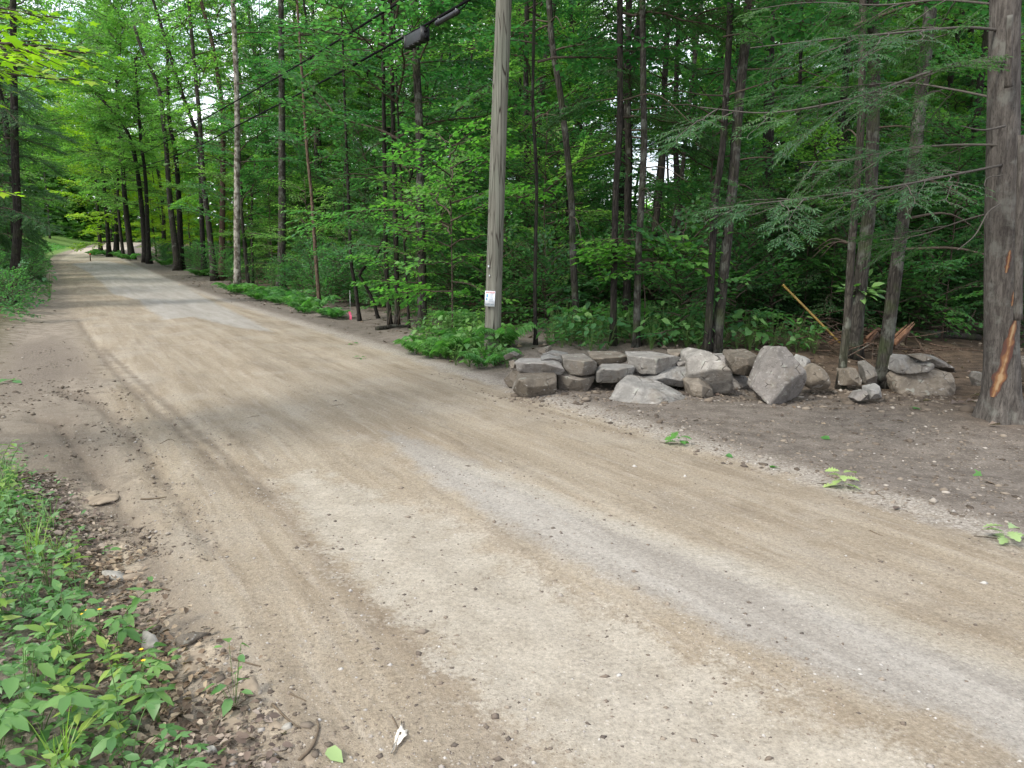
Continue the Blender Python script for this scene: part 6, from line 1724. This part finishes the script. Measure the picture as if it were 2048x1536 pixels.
# ------------------------------------------------------------------ labels that single out each repeat by what it stands behind
LAND = [(150, 'the bend of the road'), (225, 'the second roadside tree'), (290, 'the arching dark tree'), (358, 'the twin trees leaning apart'), (420, 'the leaning grey tree'), (474, 'the pale flaking tree'),
        (562, 'the thick straight grey tree'), (640, 'the slender reddish tree'), (700, 'the pink flag'), (772, 'the two slim dark trunks'), (842, 'the cable box trunk'), (910, 'the bright sapling'), (985, 'the utility pole'),
        (1062, "the wall's left end"), (1148, 'the grey trunk bending left'), (1245, 'the dark twin trunks'), (1330, 'the trunk leaning right'), (1440, 'the mottled trunk pair'), (1550, 'the pointed boulder'), (1625, 'the yellow pole'),
        (1720, 'the stout trunk'), (1790, 'the mossy footed tree'), (1860, 'the slab boulder'), (2010, 'the scarred tree'), (40, 'the leaning hemlock trunk')]
ORD = 'nearest,second,third,fourth,fifth,sixth,seventh,eighth,ninth,tenth,eleventh,twelfth,thirteenth,fourteenth,fifteenth'.split(',')
def to_px(p):
    x, y, z = p[0], p[1], p[2] - CAMH
    d = y * CP - z * SP; return 1024 + FPX * x / d, 768 - FPX * (y * SP + z * CP) / d
def single_out():
    by = {}
    for o in C.objects:
        if o.get('category') and o.parent is None: by.setdefault(o['label'], []).append(o)
    SHORT = {'leafy broadleaf tree with a dark trunk': 'dark trunked broadleaf tree deep in the wood', 'light green broadleaf tree': 'light green broadleaf tree deep in the wood',
             'dark hemlock with drooping': 'dark drooping hemlock deep in the wood', 'yellow-green tree standing': 'yellow-green tree in the light', 'slim young tree with a bare': 'slim bare young tree', 'leafy sapling with layered': 'leafy sapling with layered boughs',
             'light green sapling': 'light green layered sapling', 'low leafy shrub on the floor': 'low leafy forest shrub', 'young hemlock with feathery': 'feathery young hemlock', 'young hemlock on the left': 'young left bank hemlock',
             'low green shrub on the left': 'low left bank shrub', 'green undergrowth shrub along': 'green wood edge shrub', 'leafy green herb growing behind': 'leafy herb behind the wall', 'green herb crowding': 'green herb at the pole foot', 'pale green fern in the patch': 'pale fern in the patch',
             'small green plant at the foot': 'small green roadside plant'}
    for lab, objs in by.items():
        if len(objs) < 2: continue
        base = next((v for k_, v in SHORT.items() if lab.startswith(k_)), lab)
        low = objs[0].location.y < 6.5 and 'verge' in lab
        bins = {}
        for o in objs:
            px, py = to_px(o.location)
            if low:
                marks = [(305, 1287, 'the pale greenish cobble'), (228, 1156, 'the long pale stone'), (38, 1000, 'the pink clover'), (200, 1240, 'the yellow flowers'), (80, 955, 'the dark stick'), (422, 1500, 'the grey bottom stone'), (20, 1500, 'the bottom left corner'), (10, 1250, 'the left edge')]
                m = min(marks, key=lambda q: (q[0] - px) ** 2 + (q[1] - py) ** 2)
                bins.setdefault(m[2], []).append(((m[0] - px) ** 2 + (m[1] - py) ** 2, o))
            else:
                m = min(LAND, key=lambda q: abs(q[0] - px)); bins.setdefault(m[1], []).append((o.location.y, o))
        base = base.replace(' on the left verge', '')
        for lm, L in bins.items():
            L.sort(key=lambda q: q[0])
            for i, (_, o) in enumerate(L):
                od = ORD[i] if i < len(ORD) else f'{i + 1}' + ('st' if i % 10 == 0 and i >= 20 else 'nd' if i % 10 == 1 and i >= 20 else 'rd' if i % 10 == 2 and i >= 20 else 'th')
                if low: t = f'{base}, {od} to {lm}' if i == 0 else f'{base}, {od} nearest to {lm}'
                else: t = f'{base} behind {lm}, {od}' + ('' if i == 0 else ' nearest')
                if any(q in base for q in ('patch', 'pole foot', 'behind the wall', 'bank', 'roadside', 'wood edge')): t = t.replace(' behind ' + lm, ' in line with ' + lm)
                o['label'] = t
single_out()
